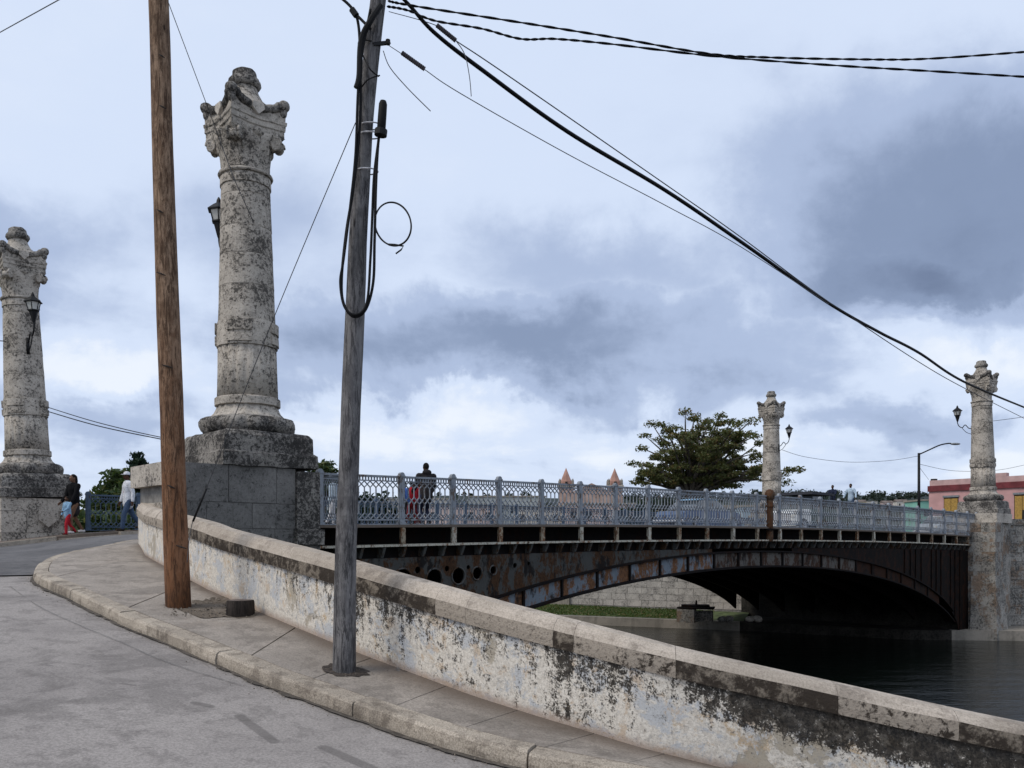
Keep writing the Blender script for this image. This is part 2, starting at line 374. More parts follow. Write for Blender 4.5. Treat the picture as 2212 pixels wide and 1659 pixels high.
def wall_paint():
    """layers of flaking limewash over plaster; black mould under the coping. UV = metres along, metres up"""
    m, g, b = newmat('flaking_limewash', .93, .12); w = g.uv(); s_, h_, _ = g.sep(w)
    q = g.comb(s_, h_, 0.0)
    nA = g.noise(q, 3.2, 10, .74, .5, w=1.0); nB = g.noise(q, 4.2, 10, .76, .5, w=2.5); nC = g.noise(q, 2.3, 9, .72, .6, w=4.0)
    nD = g.noise(q, 12.0, 10, .80, .25, w=6.0); nE = g.noise(q, 24, 6, .8, .2, w=7.0); nF = g.noise(q, 60, 4, .75, w=9.0)
    drip = g.noise(g.comb(g.math('MULTIPLY', s_, 9.0), g.math('MULTIPLY', h_, 1.6), 0.0), 1.0, 8, .76, .25, w=3.0)
    c = g.mix(g.step(nE, .42, .58), (.74, .69, .61), (.57, .52, .45))
    c = g.mix(g.math('MULTIPLY', g.step(nA, .505, .56), .80), c, (.47, .49, .515))                     # bluish white coat
    c = g.mix(g.math('MULTIPLY', g.step(nB, .545, .59), .75), c, (.55, .43, .31))                     # peach under-coat
    c = g.mix(g.math('MULTIPLY', g.math('MULTIPLY', g.step(nC, .56, .61), g.step(nE, .4, .5)), .65), c, (.48, .32, .15))   # ochre
    bare = g.math('MULTIPLY', g.step(g.noise(q, 1.3, 9, .72, .5, w=11.0), .565, .595), .9)
    c = g.mix(bare, c, (.40, .35, .275))
    c = g.mix(g.math('MULTIPLY', g.step(nD, .53, .60), .55), c, (.31, .30, .29))                      # greyed flakes
    # mould: stronger high up, in runs, and on the lower stretch of the wall
    up = g.step(h_, .25, .66)
    low = g.step(s_, 12.6, 13.5)
    mid = g.math('MULTIPLY', g.step(s_, 7.4, 8.8), g.step(s_, 13.0, 12.2))
    k = g.math('ADD', g.math('MULTIPLY', up, .085), g.math('MULTIPLY', g.math('SUBTRACT', drip, .5), .66))
    k = g.math('ADD', k, g.math('MULTIPLY', g.math('MULTIPLY', low, g.step(h_, .24, .46)), .23))
    k = g.math('ADD', k, g.math('MULTIPLY', mid, .05))
    def blot(s0, h0, rs, rh, amt):
        a = g.math('DIVIDE', g.math('SUBTRACT', s_, s0), rs); bq = g.math('DIVIDE', g.math('SUBTRACT', h_, h0), rh)
        r = g.math('ADD', g.math('MULTIPLY', a, a), g.math('MULTIPLY', bq, bq)); return g.math('MULTIPLY', g.step(r, 1.6, 0), amt * .6)
    for bl in ((11.85, .30, .11, .45, .16), (12.2, .45, .45, .20, .10), (9.35, .36, .13, .26, .11), (10.0, .46, .35, .18, .10), (9.75, .18, .28, .16, .06),
               (12.0, .12, .38, .09, .10), (6.55, .40, .07, .28, .09), (7.9, .47, .35, .15, .09), (5.0, .45, .16, .18, .06)): k = g.math('ADD', k, blot(*bl))
    k = g.math('ADD', k, g.math('ADD', g.math('MULTIPLY', nD, .75), g.math('MULTIPLY', nE, .45)))
    k = g.math('ADD', k, g.math('MULTIPLY', nF, .22))
    k = g.math('ADD', k, g.math('MULTIPLY', g.math('SUBTRACT', nF, .5), .35))
    mo = g.step(k, .808, .905)
    c = g.mix(g.math('MULTIPLY', mo, .97), c, g.mix(g.step(nE, .42, .58), (.012, .011, .010), (.05, .043, .036)))
    c = g.mix(g.math('MULTIPLY', g.math('MULTIPLY', mo, g.step(nD, .49, .44)), .30), c, (.26, .235, .20))
    c = g.mix(g.math('MULTIPLY', g.step(g.math('ADD', h_, g.math('MULTIPLY', g.math('SUBTRACT', nD, .5), .2)), .10, .0), .8), c, (.36, .27, .215))        # splashed footing
    c = g.mix(g.math('MULTIPLY', g.math('MULTIPLY', g.step(nF, .52, .60), g.math('SUBTRACT', 1.0, mo)), .40), c, (.24, .22, .195))
    g.l.new(c, b.inputs['Base Color'])
    hgt = g.math('ADD', g.math('MULTIPLY', nD, .7), g.math('SUBTRACT', g.math('MULTIPLY', nF, .25), g.math('MULTIPLY', bare, .35)))
    g.l.new(g.bump(hgt, .7, .02), b.inputs['Normal']); return m
MT['paint'] = wall_paint()

def steel(name, paint, rust, dark, amt=.5, sc=1.0):
    m, g, b = newmat(name, .8, .12); p = g.vadd(g.pos(), g.comb(g.math('MULTIPLY', g.rnd(), 5.0), 0.0, 0.0))
    p = g.vmul(p, (1, 1, .5)); n1 = g.noise(p, 2.6 * sc, 9, .76, .3); n2 = g.noise(p, 7 * sc, 9, .76, .2); n3 = g.noise(p, 30 * sc, 5, .75)
    c = g.mix(g.step(n2, .3, .7), tuple(q * .75 for q in paint), paint); c = g.mix(g.math('MULTIPLY', g.rnd(), .35), c, tuple(q * .6 for q in paint))
    r_ = g.step(g.math('ADD', n1, g.math('MULTIPLY', g.math('SUBTRACT', n2, .5), .5)), .64 - .25 * amt, .71 - .25 * amt)
    c = g.mix(g.math('MULTIPLY', r_, .92), c, g.mix(g.step(n3, .35, .65), rust, tuple(q * .4 for q in rust)))
    c = g.mix(g.math('MULTIPLY', g.step(g.noise(p, 2.7 * sc, 7, .7, .4, w=6.0), .60 - .1 * amt, .68 - .1 * amt), .9), c, dark)
    g.l.new(c, b.inputs['Base Color']); g.l.new(g.bump(g.math('ADD', n2, n3), .4, .01), b.inputs['Normal']); return m
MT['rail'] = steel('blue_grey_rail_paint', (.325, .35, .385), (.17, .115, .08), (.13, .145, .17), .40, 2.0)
MT['rail_far'] = steel('dark_blue_rail', (.10, .14, .20), (.10, .07, .05), (.05, .06, .08), .12, 2.0)  # far railing: darker, bluer tone than the near one
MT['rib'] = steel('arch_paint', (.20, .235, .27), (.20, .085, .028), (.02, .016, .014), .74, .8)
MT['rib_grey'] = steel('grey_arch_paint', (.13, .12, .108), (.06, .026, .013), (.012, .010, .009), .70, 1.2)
MT['rib_rust_shade'] = steel('shaded_rust_arch_plate', (.022, .016, .013), (.045, .017, .008), (.005, .004, .004), .85, 1.0)  # rust with shade painted in, so the right-hand rib panels go near black
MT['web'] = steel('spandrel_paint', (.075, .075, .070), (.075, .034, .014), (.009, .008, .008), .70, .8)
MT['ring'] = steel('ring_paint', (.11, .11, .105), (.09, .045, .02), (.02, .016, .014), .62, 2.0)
MT['web_rust_shade'] = steel('shaded_rust_plate', (.008, .006, .0055), (.032, .012, .006), (.003, .0028, .0028), .60, 1.2)  # rust streaks plus painted-in shade for the right half of the bridge side
MT['flake'] = steel('flaking_white_paint', (.56, .53, .44), (.20, .08, .03), (.06, .035, .02), .50, 3.0)
MT['flake_rust'] = steel('rusted_white_paint', (.40, .34, .25), (.17, .065, .025), (.05, .03, .02), .72, 3.0)
MT['rustdark'] = steel('black_rust', (.010, .008, .008), (.022, .009, .005), (.004, .0035, .0035), .5, 1.0)
MT['rustpost'] = steel('rusted_iron', (.11, .075, .05), (.13, .055, .025), (.03, .018, .012), .75, 3.0)
MT['black'] = plain('black_iron', (.006, .006, .007), .6, .2, 20, spec=.25)
MT['rubber'] = plain('black_cable', (.005, .005, .006), .7, .2, 30, spec=.2)
MT['wire'] = plain('dull_wire', (.06, .062, .068), .55, .2, 30)
MT['sleeve'] = plain('grip_sleeve', (.045, .038, .045), .7, .3, 60)
MT['clamp'] = plain('zinc_clamp', (.55, .55, .57), .4, .1, 30, metal=.6)

def wood(name, a, b_, dark, low=None):
    m, g, b = newmat(name, .88, .2); p = g.objc()
    st = g.vmul(p, (1, 1, .09)); n = g.noise(st, 24, 8, .80, .9); n2 = g.noise(g.vmul(p, (1, 1, .30)), 9, 8, .76, 1.6, w=2.0); n3 = g.noise(p, 2.2, 7, .72)
    c = g.mix(g.step(n2, .40, .60), a, b_); grain = c
    c = g.mix(g.math('MULTIPLY', g.step(n3, .48, .58), .5), c, tuple(q * .6 for q in b_))
    if low:
        z = g.sep(p)[2]
        c = g.mix(g.math('MULTIPLY', g.step(g.math('ADD', z, g.math('MULTIPLY', g.math('SUBTRACT', n3, .5), .8)), 4.5, .2), .75), c, low)
        c = g.mix(g.math('MULTIPLY', g.step(z, .45, .0), .6), c, tuple(q * .35 for q in low))
    c = g.mix(g.math('MULTIPLY', g.step(n, .49, .57), .80), c, dark)
    c = g.mix(g.math('MULTIPLY', g.step(g.noise(g.vmul(p, (1, 1, .2)), 13, 7, .8, 1.0, w=6.0), .52, .60), .55), c, dark)
    kn = g.step(g.voro(g.vmul(p, (1, 1, .35)), 5.5), .10, .04); c = g.mix(g.math('MULTIPLY', kn, .8), c, tuple(q * .3 for q in dark))
    g.l.new(c, b.inputs['Base Color']); g.l.new(g.bump(g.math('ADD', n, g.math('MULTIPLY', n2, .6)), .7, .015), b.inputs['Normal']); return m
MT['wood_brown'] = wood('brown_pole_wood', (.31, .21, .14), (.165, .10, .062), (.042, .022, .013), (.19, .075, .030))
MT['wood_grey'] = wood('grey_pole_wood', (.20, .192, .19), (.112, .108, .110), (.03, .029, .031))
MT['wood_dark'] = wood('dark_stump_wood', (.05, .04, .035), (.035, .028, .024), (.012, .01, .009))

def water():
    m, g, b = newmat('dark_river_water', .07, .5); p = g.pos()
    g.put(b.inputs['Base Color'], (.003, .005, .004)); b.inputs['IOR'].default_value = 1.33
    n = g.noise(g.vmul(p, (.35, 1.0, 1)), 1.0, 6, .66, .4); n2 = g.noise(g.vmul(p, (.5, 1.0, 1)), 3.6, 5, .66, .2)
    g.l.new(g.bump(g.math('ADD', n, g.math('MULTIPLY', n2, .35)), .7, .14), b.inputs['Normal']); return m
MT['water'] = water()
def leafmat(name, a, b_, c_=None):
    m, g, b = newmat(name, .6, .3)
    n = g.noise(g.pos(), .9, 3, .6); n2 = g.n.new('ShaderNodeNewGeometry').outputs['Random Per Island']
    c = g.mix(g.step(n, .35, .65), a, b_); c = g.mix(g.math('MULTIPLY', n2, .5), c, b_)
    if c_: c = g.mix(g.step(n2, .80, .86), c, c_)
    g.l.new(c, b.inputs['Base Color'])
    tr = g.n.new('ShaderNodeBsdfTranslucent'); g.l.new(g.mix(1.0, c, (1.0, 1.0, .6), 'MULTIPLY'), tr.inputs[0]); ms = g.n.new('ShaderNodeMixShader'); ms.inputs[0].default_value = .35
    g.l.new(b.outputs[0], ms.inputs[1]); g.l.new(tr.outputs[0], ms.inputs[2]); g.l.new(ms.outputs[0], g.n['Material Output'].inputs[0])
    return m
MT['leaf_almond'] = leafmat('almond_leaf', (.135, .145, .052), (.07, .085, .03), (.17, .12, .05))
MT['leaf_green'] = leafmat('green_leaf', (.06, .095, .03), (.032, .058, .02), (.12, .13, .05))
MT['leaf_dark'] = leafmat('dark_leaf', (.022, .045, .025), (.012, .026, .016))
MT['bark'] = plain('bark', (.10, .085, .07), .95, .3, 7, bump=.6)
MT['grass'] = leafmat('bank_grass', (.09, .135, .035), (.055, .09, .025), (.20, .17, .08))
MT['soil_grass'] = plain('grassy_soil', (.075, .10, .035), .95, .3, 2, bump=.5)
MT['land'] = plain('town_ground', (.10, .105, .085), .95, .3, .05)
MT['wood_far'] = leafmat('far_wood', (.035, .05, .035), (.022, .033, .026))
MT['pink'] = plain('pink_render', (.52, .30, .29), .9, .07, 1.5, bump=.2)
MT['pink_top'] = plain('faded_pink_render', (.50, .335, .315), .9, .09, 1.5)
MT['maroon'] = plain('maroon_band', (.155, .03, .035), .85, .15, 2)
MT['yellow'] = plain('ochre_shutter', (.38, .23, .055), .8, .15, 8)
MT['darkopen'] = plain('dark_interior', (.02, .02, .02), .9, .1, 3)
MT['glass'] = plain('dusty_glass', (.06, .07, .08), .12, .1, 3, spec=.6)
MT['lampglass'] = plain('frosted_glass', (.55, .54, .50), .3, .08, 10)
MT['spire'] = plain('terracotta_spire', (.40, .225, .175), .9, .12, .3)
MT['church'] = plain('church_render', (.42, .30, .25), .9, .12, .3)
MT['turq'] = plain('turquoise_render', (.20, .42, .34), .9, .08, .4)
MT['metal_grey'] = plain('grey_metal', (.22, .23, .24), .5, .1, 8, metal=.3)
for nm, c in dict(skin=(.085, .045, .028), skin_mid=(.17, .095, .062), hair=(.012, .010, .009), blacktop=(.006, .006, .007), white=(.68, .69, .72), red=(.38, .02, .03),
                  denim=(.055, .085, .145), skyblue=(.22, .36, .50), darkred=(.17, .015, .02), charcoal=(.03, .027, .028), navy=(.02, .025, .05), blueshirt=(.05, .11, .32),
                  shoe=(.03, .025, .02), shoe_white=(.55, .52, .5), khaki=(.23, .18, .12), paleshirt=(.42, .52, .62), pinkskirt=(.18, .03, .035)).items():
    MT[nm] = plain('cloth_' + nm, c, .9, .15, 25, spec=.12)
for nm, c in dict(car_white=(.66, .66, .64), car_green=(.025, .06, .05), car_blue=(.055, .09, .17), car_grey=(.33, .36, .38), canopy=(.025, .027, .035), chrome=(.5, .5, .52), tyre=(.015, .015, .015)).items():
    MT[nm] = plain(nm, c, .35 if nm.startswith('car') else .7, .08, 3)

# ------------------------------------------------------------------ the setting: road, pavement, kerbs, river, banks
def ground(X, Y):
    p1 = -2.217 - .077 * X + .077 * Y + float(np.interp(X - Y, (-22, -18, -11, -6.8), (0, .11, .11, 0)))
    u = (X - C1[0]) * U[0] + (Y - C1[1]) * U[1]
    p2 = float(np.interp(u, (-60, -20, -6, -3, 0, 2, 60), (-2.0, -1.0, -.46, -.22, .16, .28, .28)))
    h = max(0.0, .12 - abs(p1 - p2)) / .12
    return min(p1, p2) - h * h * .03

WALL = [(-6.92, 16.59, -.227), (-4.67, 12.84, -.547), (-3.83, 11.78, -.725), (-1.93, 9.35, -1.043), (-.62, 8.13, -1.31), (.04, 7.68, -1.45), (.70, 7.32, -1.583),
        (1.25, 7.11, -1.703), (2.59, 6.98, -1.99), (3.99, 6.88, -2.28), (6.5, 6.85, -2.75)]
KERB = [(4.2, 5.75), (2.5, 5.95), (1.2, 6.25), (-.09, 6.72), (-.79, 7.08), (-1.78, 7.78), (-2.51, 8.32), (-3.70, 9.48), (-4.71, 10.44), (-5.94, 11.76), (-7.0, 13.0),
        (-7.62, 14.05), (-8.15, 15.3), (-8.45, 16.66), (-8.5, 18.3), (-8.41, 20.06), tuple(uv(1.2, 2.7)[:2]), tuple(uv(2.0, 2.6)[:2])]
def poly_len(P):
    d = np.r_[0, np.cumsum(np.linalg.norm(np.diff(P[:, :2], axis=0), axis=1))]; return d
WP = spline(WALL, 240); WS = poly_len(WP)
KP = spline(KERB, 260); KS = poly_len(KP)
def on(P, S, s): return np.array([np.interp(s, S, P[:, j]) for j in range(P.shape[1])])
def s_at_px(P, S, px, part=None):
    x = P[:, 0] / P[:, 1] * FPX + CX0
    i = np.argmin(abs(x - px) + (0 if part is None else 1e4 * ~part)); return S[i]
kmask = np.arange(len(KP)) < 170          # the stretch along the side street
def normals(P):
    t = np.gradient(P[:, :2], axis=0); t /= np.linalg.norm(t, axis=1)[:, None]; return np.c_[t[:, 1], -t[:, 0]]
WN = normals(WP)                           # wall path runs downhill: this side points to the road
WN = -WN if np.mean(WN[:, 1]) > 0 else WN
KN = normals(KP)
if np.mean(KN[:100, 1]) < 0: KN = -KN      # points to the pavement

def grid_mesh(rows, name, mat, parent=None, world=False, skirt=0.0, smooth=True, uvs=None):
    b = MB(); n = len(rows); m = len(rows[0]); vs = [p for r in rows for p in r]; fs = []
    for i in range(n - 1):
        for j in range(m - 1): fs.append((i * m + j, i * m + j + 1, (i + 1) * m + j + 1, (i + 1) * m + j))
    p = [Vector(vs[k]) for k in fs[0]]
    if (p[1] - p[0]).cross(p[2] - p[0]).z < 0: fs = [tuple(reversed(f)) for f in fs]
    b.add(vs, fs)
    if skirt:
        edge = [(0, j) for j in range(m)] + [(i, m - 1) for i in range(1, n)] + [(n - 1, j) for j in range(m - 2, -1, -1)] + [(i, 0) for i in range(n - 2, 0, -1)]
        top = [i * m + j for i, j in edge]; o = len(b.v)
        for q in top:
            b.v.append((b.v[q][0], b.v[q][1], b.v[q][2] - skirt))
            if uvs is not None: uvs.append(uvs[q])
        k = len(top)
        for i in range(k): b.f.append((top[i], top[(i + 1) % k], o + (i + 1) % k, o + i)); b.m.append(0)
    b.uvs = uvs
    return b.build(name, mat, parent, world, smooth=False)

# concrete side road: a sheet fanning out from the kerb line
rows = []
for i in range(0, len(KP), 3):
    r = []
    for t in (-.12, .25, .8, 1.5, 2.4, 3.5, 5, 7, 10, 15, 24, 45):
        q = KP[i] - KN[i] * t; r.append((q[0], q[1], ground(q[0], q[1]) + .006 * mnoise.noise(Vector((q[0], q[1], 0)))))
    rows.append(r)
side_road = struct(grid_mesh(rows, 'side_road', MT['road'])); ORI['side_road'] = (0, 0, 0)
# worn dark patches and a construction seam on the concrete
def blobpx(cx, cy, rx, ry, rot, n=22, sd=0):
    rr = random.Random(sd); o = []
    for i in range(n):
        a = 2 * math.pi * i / n; k = 1 + rr.uniform(-.16, .16)
        x, y = rx * k * math.cos(a), ry * k * math.sin(a); o.append((cx + x * math.cos(rot) - y * math.sin(rot), cy + x * math.sin(rot) + y * math.cos(rot)))
    return o
def gutter():
    b = MB(); vs = []
    for i in range(len(KP)):
        w = .05 + .05 * mnoise.noise(Vector((i * .23, 1, 0))) + .03 * mnoise.noise(Vector((i * .9, 4, 0)))
        for t in (-.01, max(w, .015)):
            q = KP[i] - KN[i] * t; vs.append((q[0], q[1], ground(q[0], q[1]) + .014))
    fs = [(2 * i, 2 * i + 1, 2 * i + 3, 2 * i + 2) for i in range(len(KP) - 1)]
    p = [Vector(vs[k]) for k in fs[0]]
    if (p[1] - p[0]).cross(p[2] - p[0]).z < 0: fs = [tuple(reversed(f)) for f in fs]
    b.add(vs, fs); b.build('gutter_dirt', concrete('gutter_dirt', (.15, .13, .11), (.10, .088, .075), (.05, .043, .037), 3.0, .5, .6), side_road)
gutter()
def px_on_ground(x, y):
    lo, hi = 2.0, 60.0
    for _ in range(60):
        mid = (lo + hi) / 2; X = (x - CX0) * mid / FPX
        if (HORIZ - y) * mid / FPX > ground(X, mid): lo = mid
        else: hi = mid
    X = (x - CX0) * lo / FPX; return (X, lo, ground(X, lo))
seam = spline([px_on_ground(*q) for q in ((22, 1268), (85, 1312), (190, 1360), (260, 1388), (330, 1420), (420, 1452), (520, 1482))], 40)
b = MB(); vs = []
for i, p in enumerate(seam):
    w = .004 + .003 * mnoise.noise(Vector((i * .7, 0, 0)))
    nn = np.array((.75, .65)); vs += [(p[0] - nn[0] * w, p[1] - nn[1] * w, p[2] + .012), (p[0] + nn[0] * w, p[1] + nn[1] * w, p[2] + .012)]
b.add(vs, [(2 * i, 2 * i + 2, 2 * i + 3, 2 * i + 1) for i in range(len(seam) - 1)]); b.build('road_seam', MT['crack'], side_road)

# asphalt of the street that leads on to the bridge
un = [-45, -4.49, -4.21, -3.47, -2.33, -1.06, 1.2, 2.2]; vn = [-1.75, -1.71, -.57, .6, 1.78, 3.0, 2.7, 2.6]
us = np.r_[np.linspace(-45, -8, 20), np.linspace(-7, 2.35, 40)]
rows = []
for u in us:
    v0 = float(np.interp(u, un, vn)) - .02; r = []
    for t in np.linspace(0, 1, 14):
        v = v0 + (10.32 - v0) * t; p = uv(u, v); r.append((p[0], p[1], ground(p[0], p[1]) + .022 + .05 * math.sin(math.pi * t)))
    rows.append(r)
main_road = struct(grid_mesh(rows, 'main_road', MT['asphalt']))

# pavement slabs, kerb stones
sidewalk = empty('sidewalk', (0, 0, 0), None, None); sidewalk['kind'] = 'structure'
kerb = empty('kerb', (0, 0, 0), None, None); kerb['kind'] = 'structure'
KT = .15
S_end = KS[-1]
pairs = [(15.9 + .0, .0)]
wpx = [1700, 1440, 1287, 1117, 962, 800, 640, 415]; kpx = [1430, 1340, 1165, 972, 810, 640, 500, 240]
pairs = [(WS[-1], 0.0)] + [(s_at_px(WP, WS, a), s_at_px(KP, KS, b_, kmask)) for a, b_ in zip(wpx, kpx)]
pairs = [p for i, p in enumerate(pairs) if i == 0 or p[1] > pairs[i - 1][1] + .2]
pairs += [(0.0, s_at_px(KP, KS, 88, kmask))]
INNER_END = [(-6.92, 16.59, -.227)]
for i in range(len(pairs) - 1):
    (w0, k0), (w1, k1) = pairs[i], pairs[i + 1]; rows = []; uu = []
    for t in np.linspace(.006, .994, 9):
        A = on(WP, WS, w0 + (w1 - w0) * t); kq = k0 + (k1 - k0) * t
        B = on(KP, KS, kq); nb = np.array([np.interp(kq, KS, KN[:, j]) for j in range(2)])
        B = np.array((B[0] + nb[0] * .20, B[1] + nb[1] * .20, ground(B[0], B[1]) + KT)); r = []
        for q in np.linspace(0, 1, 7):
            p = A * (1 - q) + B * q; r.append((p[0], p[1], p[2] + .004 * mnoise.noise(Vector((p[0] * 1.5, p[1] * 1.5, 0))))); uu.append((w0, q * float(np.linalg.norm(B[:2] - A[:2]))))
        rows.append(r)
    grid_mesh(rows, 'paving_slab', MT['walk'], sidewalk, skirt=.10, uvs=uu)
# corner of the pavement up to the bridge
inner = spline([(-6.86, 16.62, -.227), (-7.20, 17.35, -.12), (-7.50, 18.05, .0), tuple(uv(-1.2, 1.3, .10)), tuple(uv(.4, 1.2, .30)), tuple(uv(2.0, .9, .40))], 40)
k0 = pairs[-1][1]
for (a, b_) in ((0.0, .5), (.5, 1.0)):
    rows = []; uu = []
    for t in np.linspace(a + .003, b_ - .003, 12):
        A = inner[min(int(t * 39), 39)]; A = np.array([np.interp(t * 39, range(40), inner[:, j]) for j in range(3)])
        kq = k0 + (S_end - k0) * t; B = on(KP, KS, kq); nb = np.array([np.interp(kq, KS, KN[:, j]) for j in range(2)])
        B = np.array((B[0] + nb[0] * .2, B[1] + nb[1] * .2, ground(B[0], B[1]) + KT))
        rows.append([tuple(A * (1 - q) + B * q) for q in np.linspace(0, 1, 7)]); uu += [(t, q * float(np.linalg.norm(B[:2] - A[:2]))) for q in np.linspace(0, 1, 7)]
    grid_mesh(rows, 'paving_slab', MT['walk'], sidewalk, skirt=.10, uvs=uu)
PROF = [(0, -.12), (-.004, .06), (.004, .118), (.030, .140), (.20, .150), (.20, -.12)]
s = .0; ln = [1.9, 2.3, 1.7, 2.0, 2.4, 1.8, 2.2, 1.6, 2.1, 1.9, 2.0, 1.9, 1.8, 2.0, 2.0, 2.0]; i = 0
while s < S_end - .3:
    e_ = min(s + ln[i % len(ln)], S_end); b = MB(); vs = []; N = 26; rr = random.Random(i)
    dz, do = rr.uniform(-.008, .008), rr.uniform(-.012, .012)
    for t in np.linspace(s + .008, e_ - .008, N):
        p = on(KP, KS, t); nb = np.array([np.interp(t, KS, KN[:, j]) for j in range(2)]); gz = ground(p[0], p[1])
        for (o_, h) in PROF:
            wv = (.012 * mnoise.noise(Vector((t * 3, o_ * 9, h * 9 + i))) + .010 * mnoise.noise(Vector((t * 11, o_ * 9, h * 9 + i)))) if h > 0 and o_ < .1 else 0
            vs.append((p[0] + nb[0] * (o_ + do + wv), p[1] + nb[1] * (o_ + do + wv), gz + h + (dz + wv * .7 if h > 0 else 0)))
    k = len(PROF); fs = []
    for a in range(N - 1):
        for j in range(k - 1): fs.append((a * k + j, (a + 1) * k + j, (a + 1) * k + j + 1, a * k + j + 1))
    fs += [tuple(range(k)), tuple(reversed(range((N - 1) * k, N * k)))]
    b.add(vs, fs); o = b.build('kerb_stone', MT['kerb'], kerb); s = e_; i += 1

# bare soil round the brown pole and the stump, hole round the grey pole
def walk_z(X, Y):
    d = np.hypot(WP[:, 0] - X, WP[:, 1] - Y); a = d.argmin(); dk_ = np.hypot(KP[:, 0] - X, KP[:, 1] - Y); c_ = dk_.argmin()
    q = d[a] / (d[a] + dk_[c_]); return WP[a, 2] * (1 - q) + (ground(KP[c_, 0], KP[c_, 1]) + KT) * q
def px_on_walk(x, y):
    lo, hi = 4.0, 19.0
    for _ in range(50):
        mid = (lo + hi) / 2; X = (x - CX0) * mid / FPX
        if (HORIZ - y) * mid / FPX > walk_z(X, mid): lo = mid
        else: hi = mid
    X = (x - CX0) * lo / FPX; return np.array((X, lo, walk_z(X, lo)))
def soil(pxs, name, mat, lift=.008):
    if len(pxs) < 18:
        q_ = spline(list(pxs) + [pxs[0]], len(pxs) * 5)[:-1]; pxs = [(x + 3.5 * mnoise.noise(Vector((i * .9, 0, 2))), y + 2.2 * mnoise.noise(Vector((0, i * .9, 5)))) for i, (x, y) in enumerate(q_)]
    P = [px_on_walk(*q) for q in pxs]; P = [(p[0], p[1], p[2] + lift) for p in P]; c = np.mean(P, axis=0); n = len(P)
    b = MB(); mid = [tuple(np.array(p) * .55 + c * .45 + np.array((0, 0, .012 * mnoise.noise(Vector((p[0] * 9, p[1] * 9, 1)))))) for p in P]
    b.add([tuple(c)] + mid + P, [(0, 1 + i, 1 + (i + 1) % n) for i in range(n)] + [(1 + i, 1 + n + i, 1 + n + (i + 1) % n, 1 + (i + 1) % n) for i in range(n)])
    p = [Vector(q) for q in b.v[:3]]
    if (p[1] - p[0]).cross(p[2] - p[0]).z < 0: b.f = [tuple(reversed(f)) for f in b.f]
    return b.build(name, mat, sidewalk)
soil([(342, 1303), (360, 1296), (415, 1294), (450, 1293), (490, 1288), (520, 1296), (552, 1312), (556, 1328), (530, 1336), (480, 1333), (440, 1336), (412, 1327), (380, 1316)], 'soil_patch', MT['dirt'])
soil(blobpx(745, 1449, 51, 13, R(6), n=20, sd=8), 'soil_hole', plain('dark_soil', (.06, .047, .038), .95, .3, 20, bump=.6))
soil(blobpx(875, 1447, 22, 4, R(4), n=14, sd=9), 'stain_patch', MT['tar'], .006)

# river, banks
WZ = -5.06
b = MB(); b.add([(-2500, -60, WZ), (2500, -60, WZ), (2500, 3000, WZ), (-2500, 3000, WZ)], [(0, 1, 2, 3)])
river = struct(b.build('river_water', MT['water']))
fb = [(26.2, 49.9), (60, 49.4), (400, 30), (3000, 200), (3000, 2900), (-2400, 2900), (-700, 300), (-60, 98), (-6, 70), (3.9, 63.7), (16.2, 57.2)] + [tuple(uv(42.6, v)[:2]) for v in (11.0, 1.0)]
b = MB(); b.prism(fb, -6.0, .22); far_bank = struct(b.build('far_bank', MT['land']))
nb_ = [tuple(uv(*q)[:2]) for q in ((.9, 13.4), (.9, 60), (-80, 160), (-400, 60), (-120, 13.4))]
b = MB(); b.prism(nb_, -6.0, -.35); near_bank = struct(b.build('near_bank', MT['soil_grass']))
rows = []
for i in range(0, len(WP), 4):
    r = []
    for t, e in ((.1, 0.0), (1.0, -.5), (3.0, -2.5), (6.5, -5.6)):
        q = WP[i, :2] - WN[i] * t; r.append((q[0], q[1], max(WP[i, 2] + e, -5.8) if t < 5 else -5.8))
    rows.append(r)
river_bank = struct(grid_mesh(rows, 'river_bank', MT['soil_grass']))
b = MB(); b.uvbox(-.2, 1.25, -.9, 14.0, -6.0, -.25); tag(b.build('bridge_abutment', MT['stone_grey']), 'dark stone abutment under the near end of the bridge', 'abutment')
# far pavement across the street
rows = []
for u in np.r_[np.linspace(-30, -4, 10), np.linspace(-3, 2.3, 12)]:
    r = []
    for v in (10.45, 11.2, 12.2, 13.5):
        p = uv(u, v); r.append((p[0], p[1], max(ground(p[0], p[1]) + .14, -.6 if u > -8 else -9)))
    rows.append(r)
struct(grid_mesh(rows, 'far_sidewalk', MT['walk'], skirt=.4))
fk = empty('far_kerb', (0, 0, 0), None, None); fk['kind'] = 'structure'
u = -20.0; i = 0
while u < 2.2:
    L = 1.5 + .5 * random.Random(i + 50).random(); rr = random.Random(i + 90); b = MB(); low = (-1.0 < u < .3)
    for_ends = []
    for q in (u + .02, min(u + L - .03, 2.25)):
        p0 = uv(q, 10.24); gz = ground(p0[0], p0[1]); for_ends.append(gz)
    h = .155 + rr.uniform(-.015, .01) - (.09 if low and i % 2 else 0); P = []
    for hh in (None, h):
        for (q, v, gi) in ((u + .02, 10.24, 0), (min(u + L - .03, 2.25), 10.24, 1), (min(u + L - .03, 2.25), 10.5, 1), (u + .02, 10.5, 0)):
            P.append(uv(q, v + (.02 if hh and v < 10.3 else 0) + rr.uniform(-.004, .004), for_ends[gi] + (-.1 if hh is None else hh)))
    b.hexa(P); b.build('kerb_stone', MT['kerb'], fk); u += L; i += 1

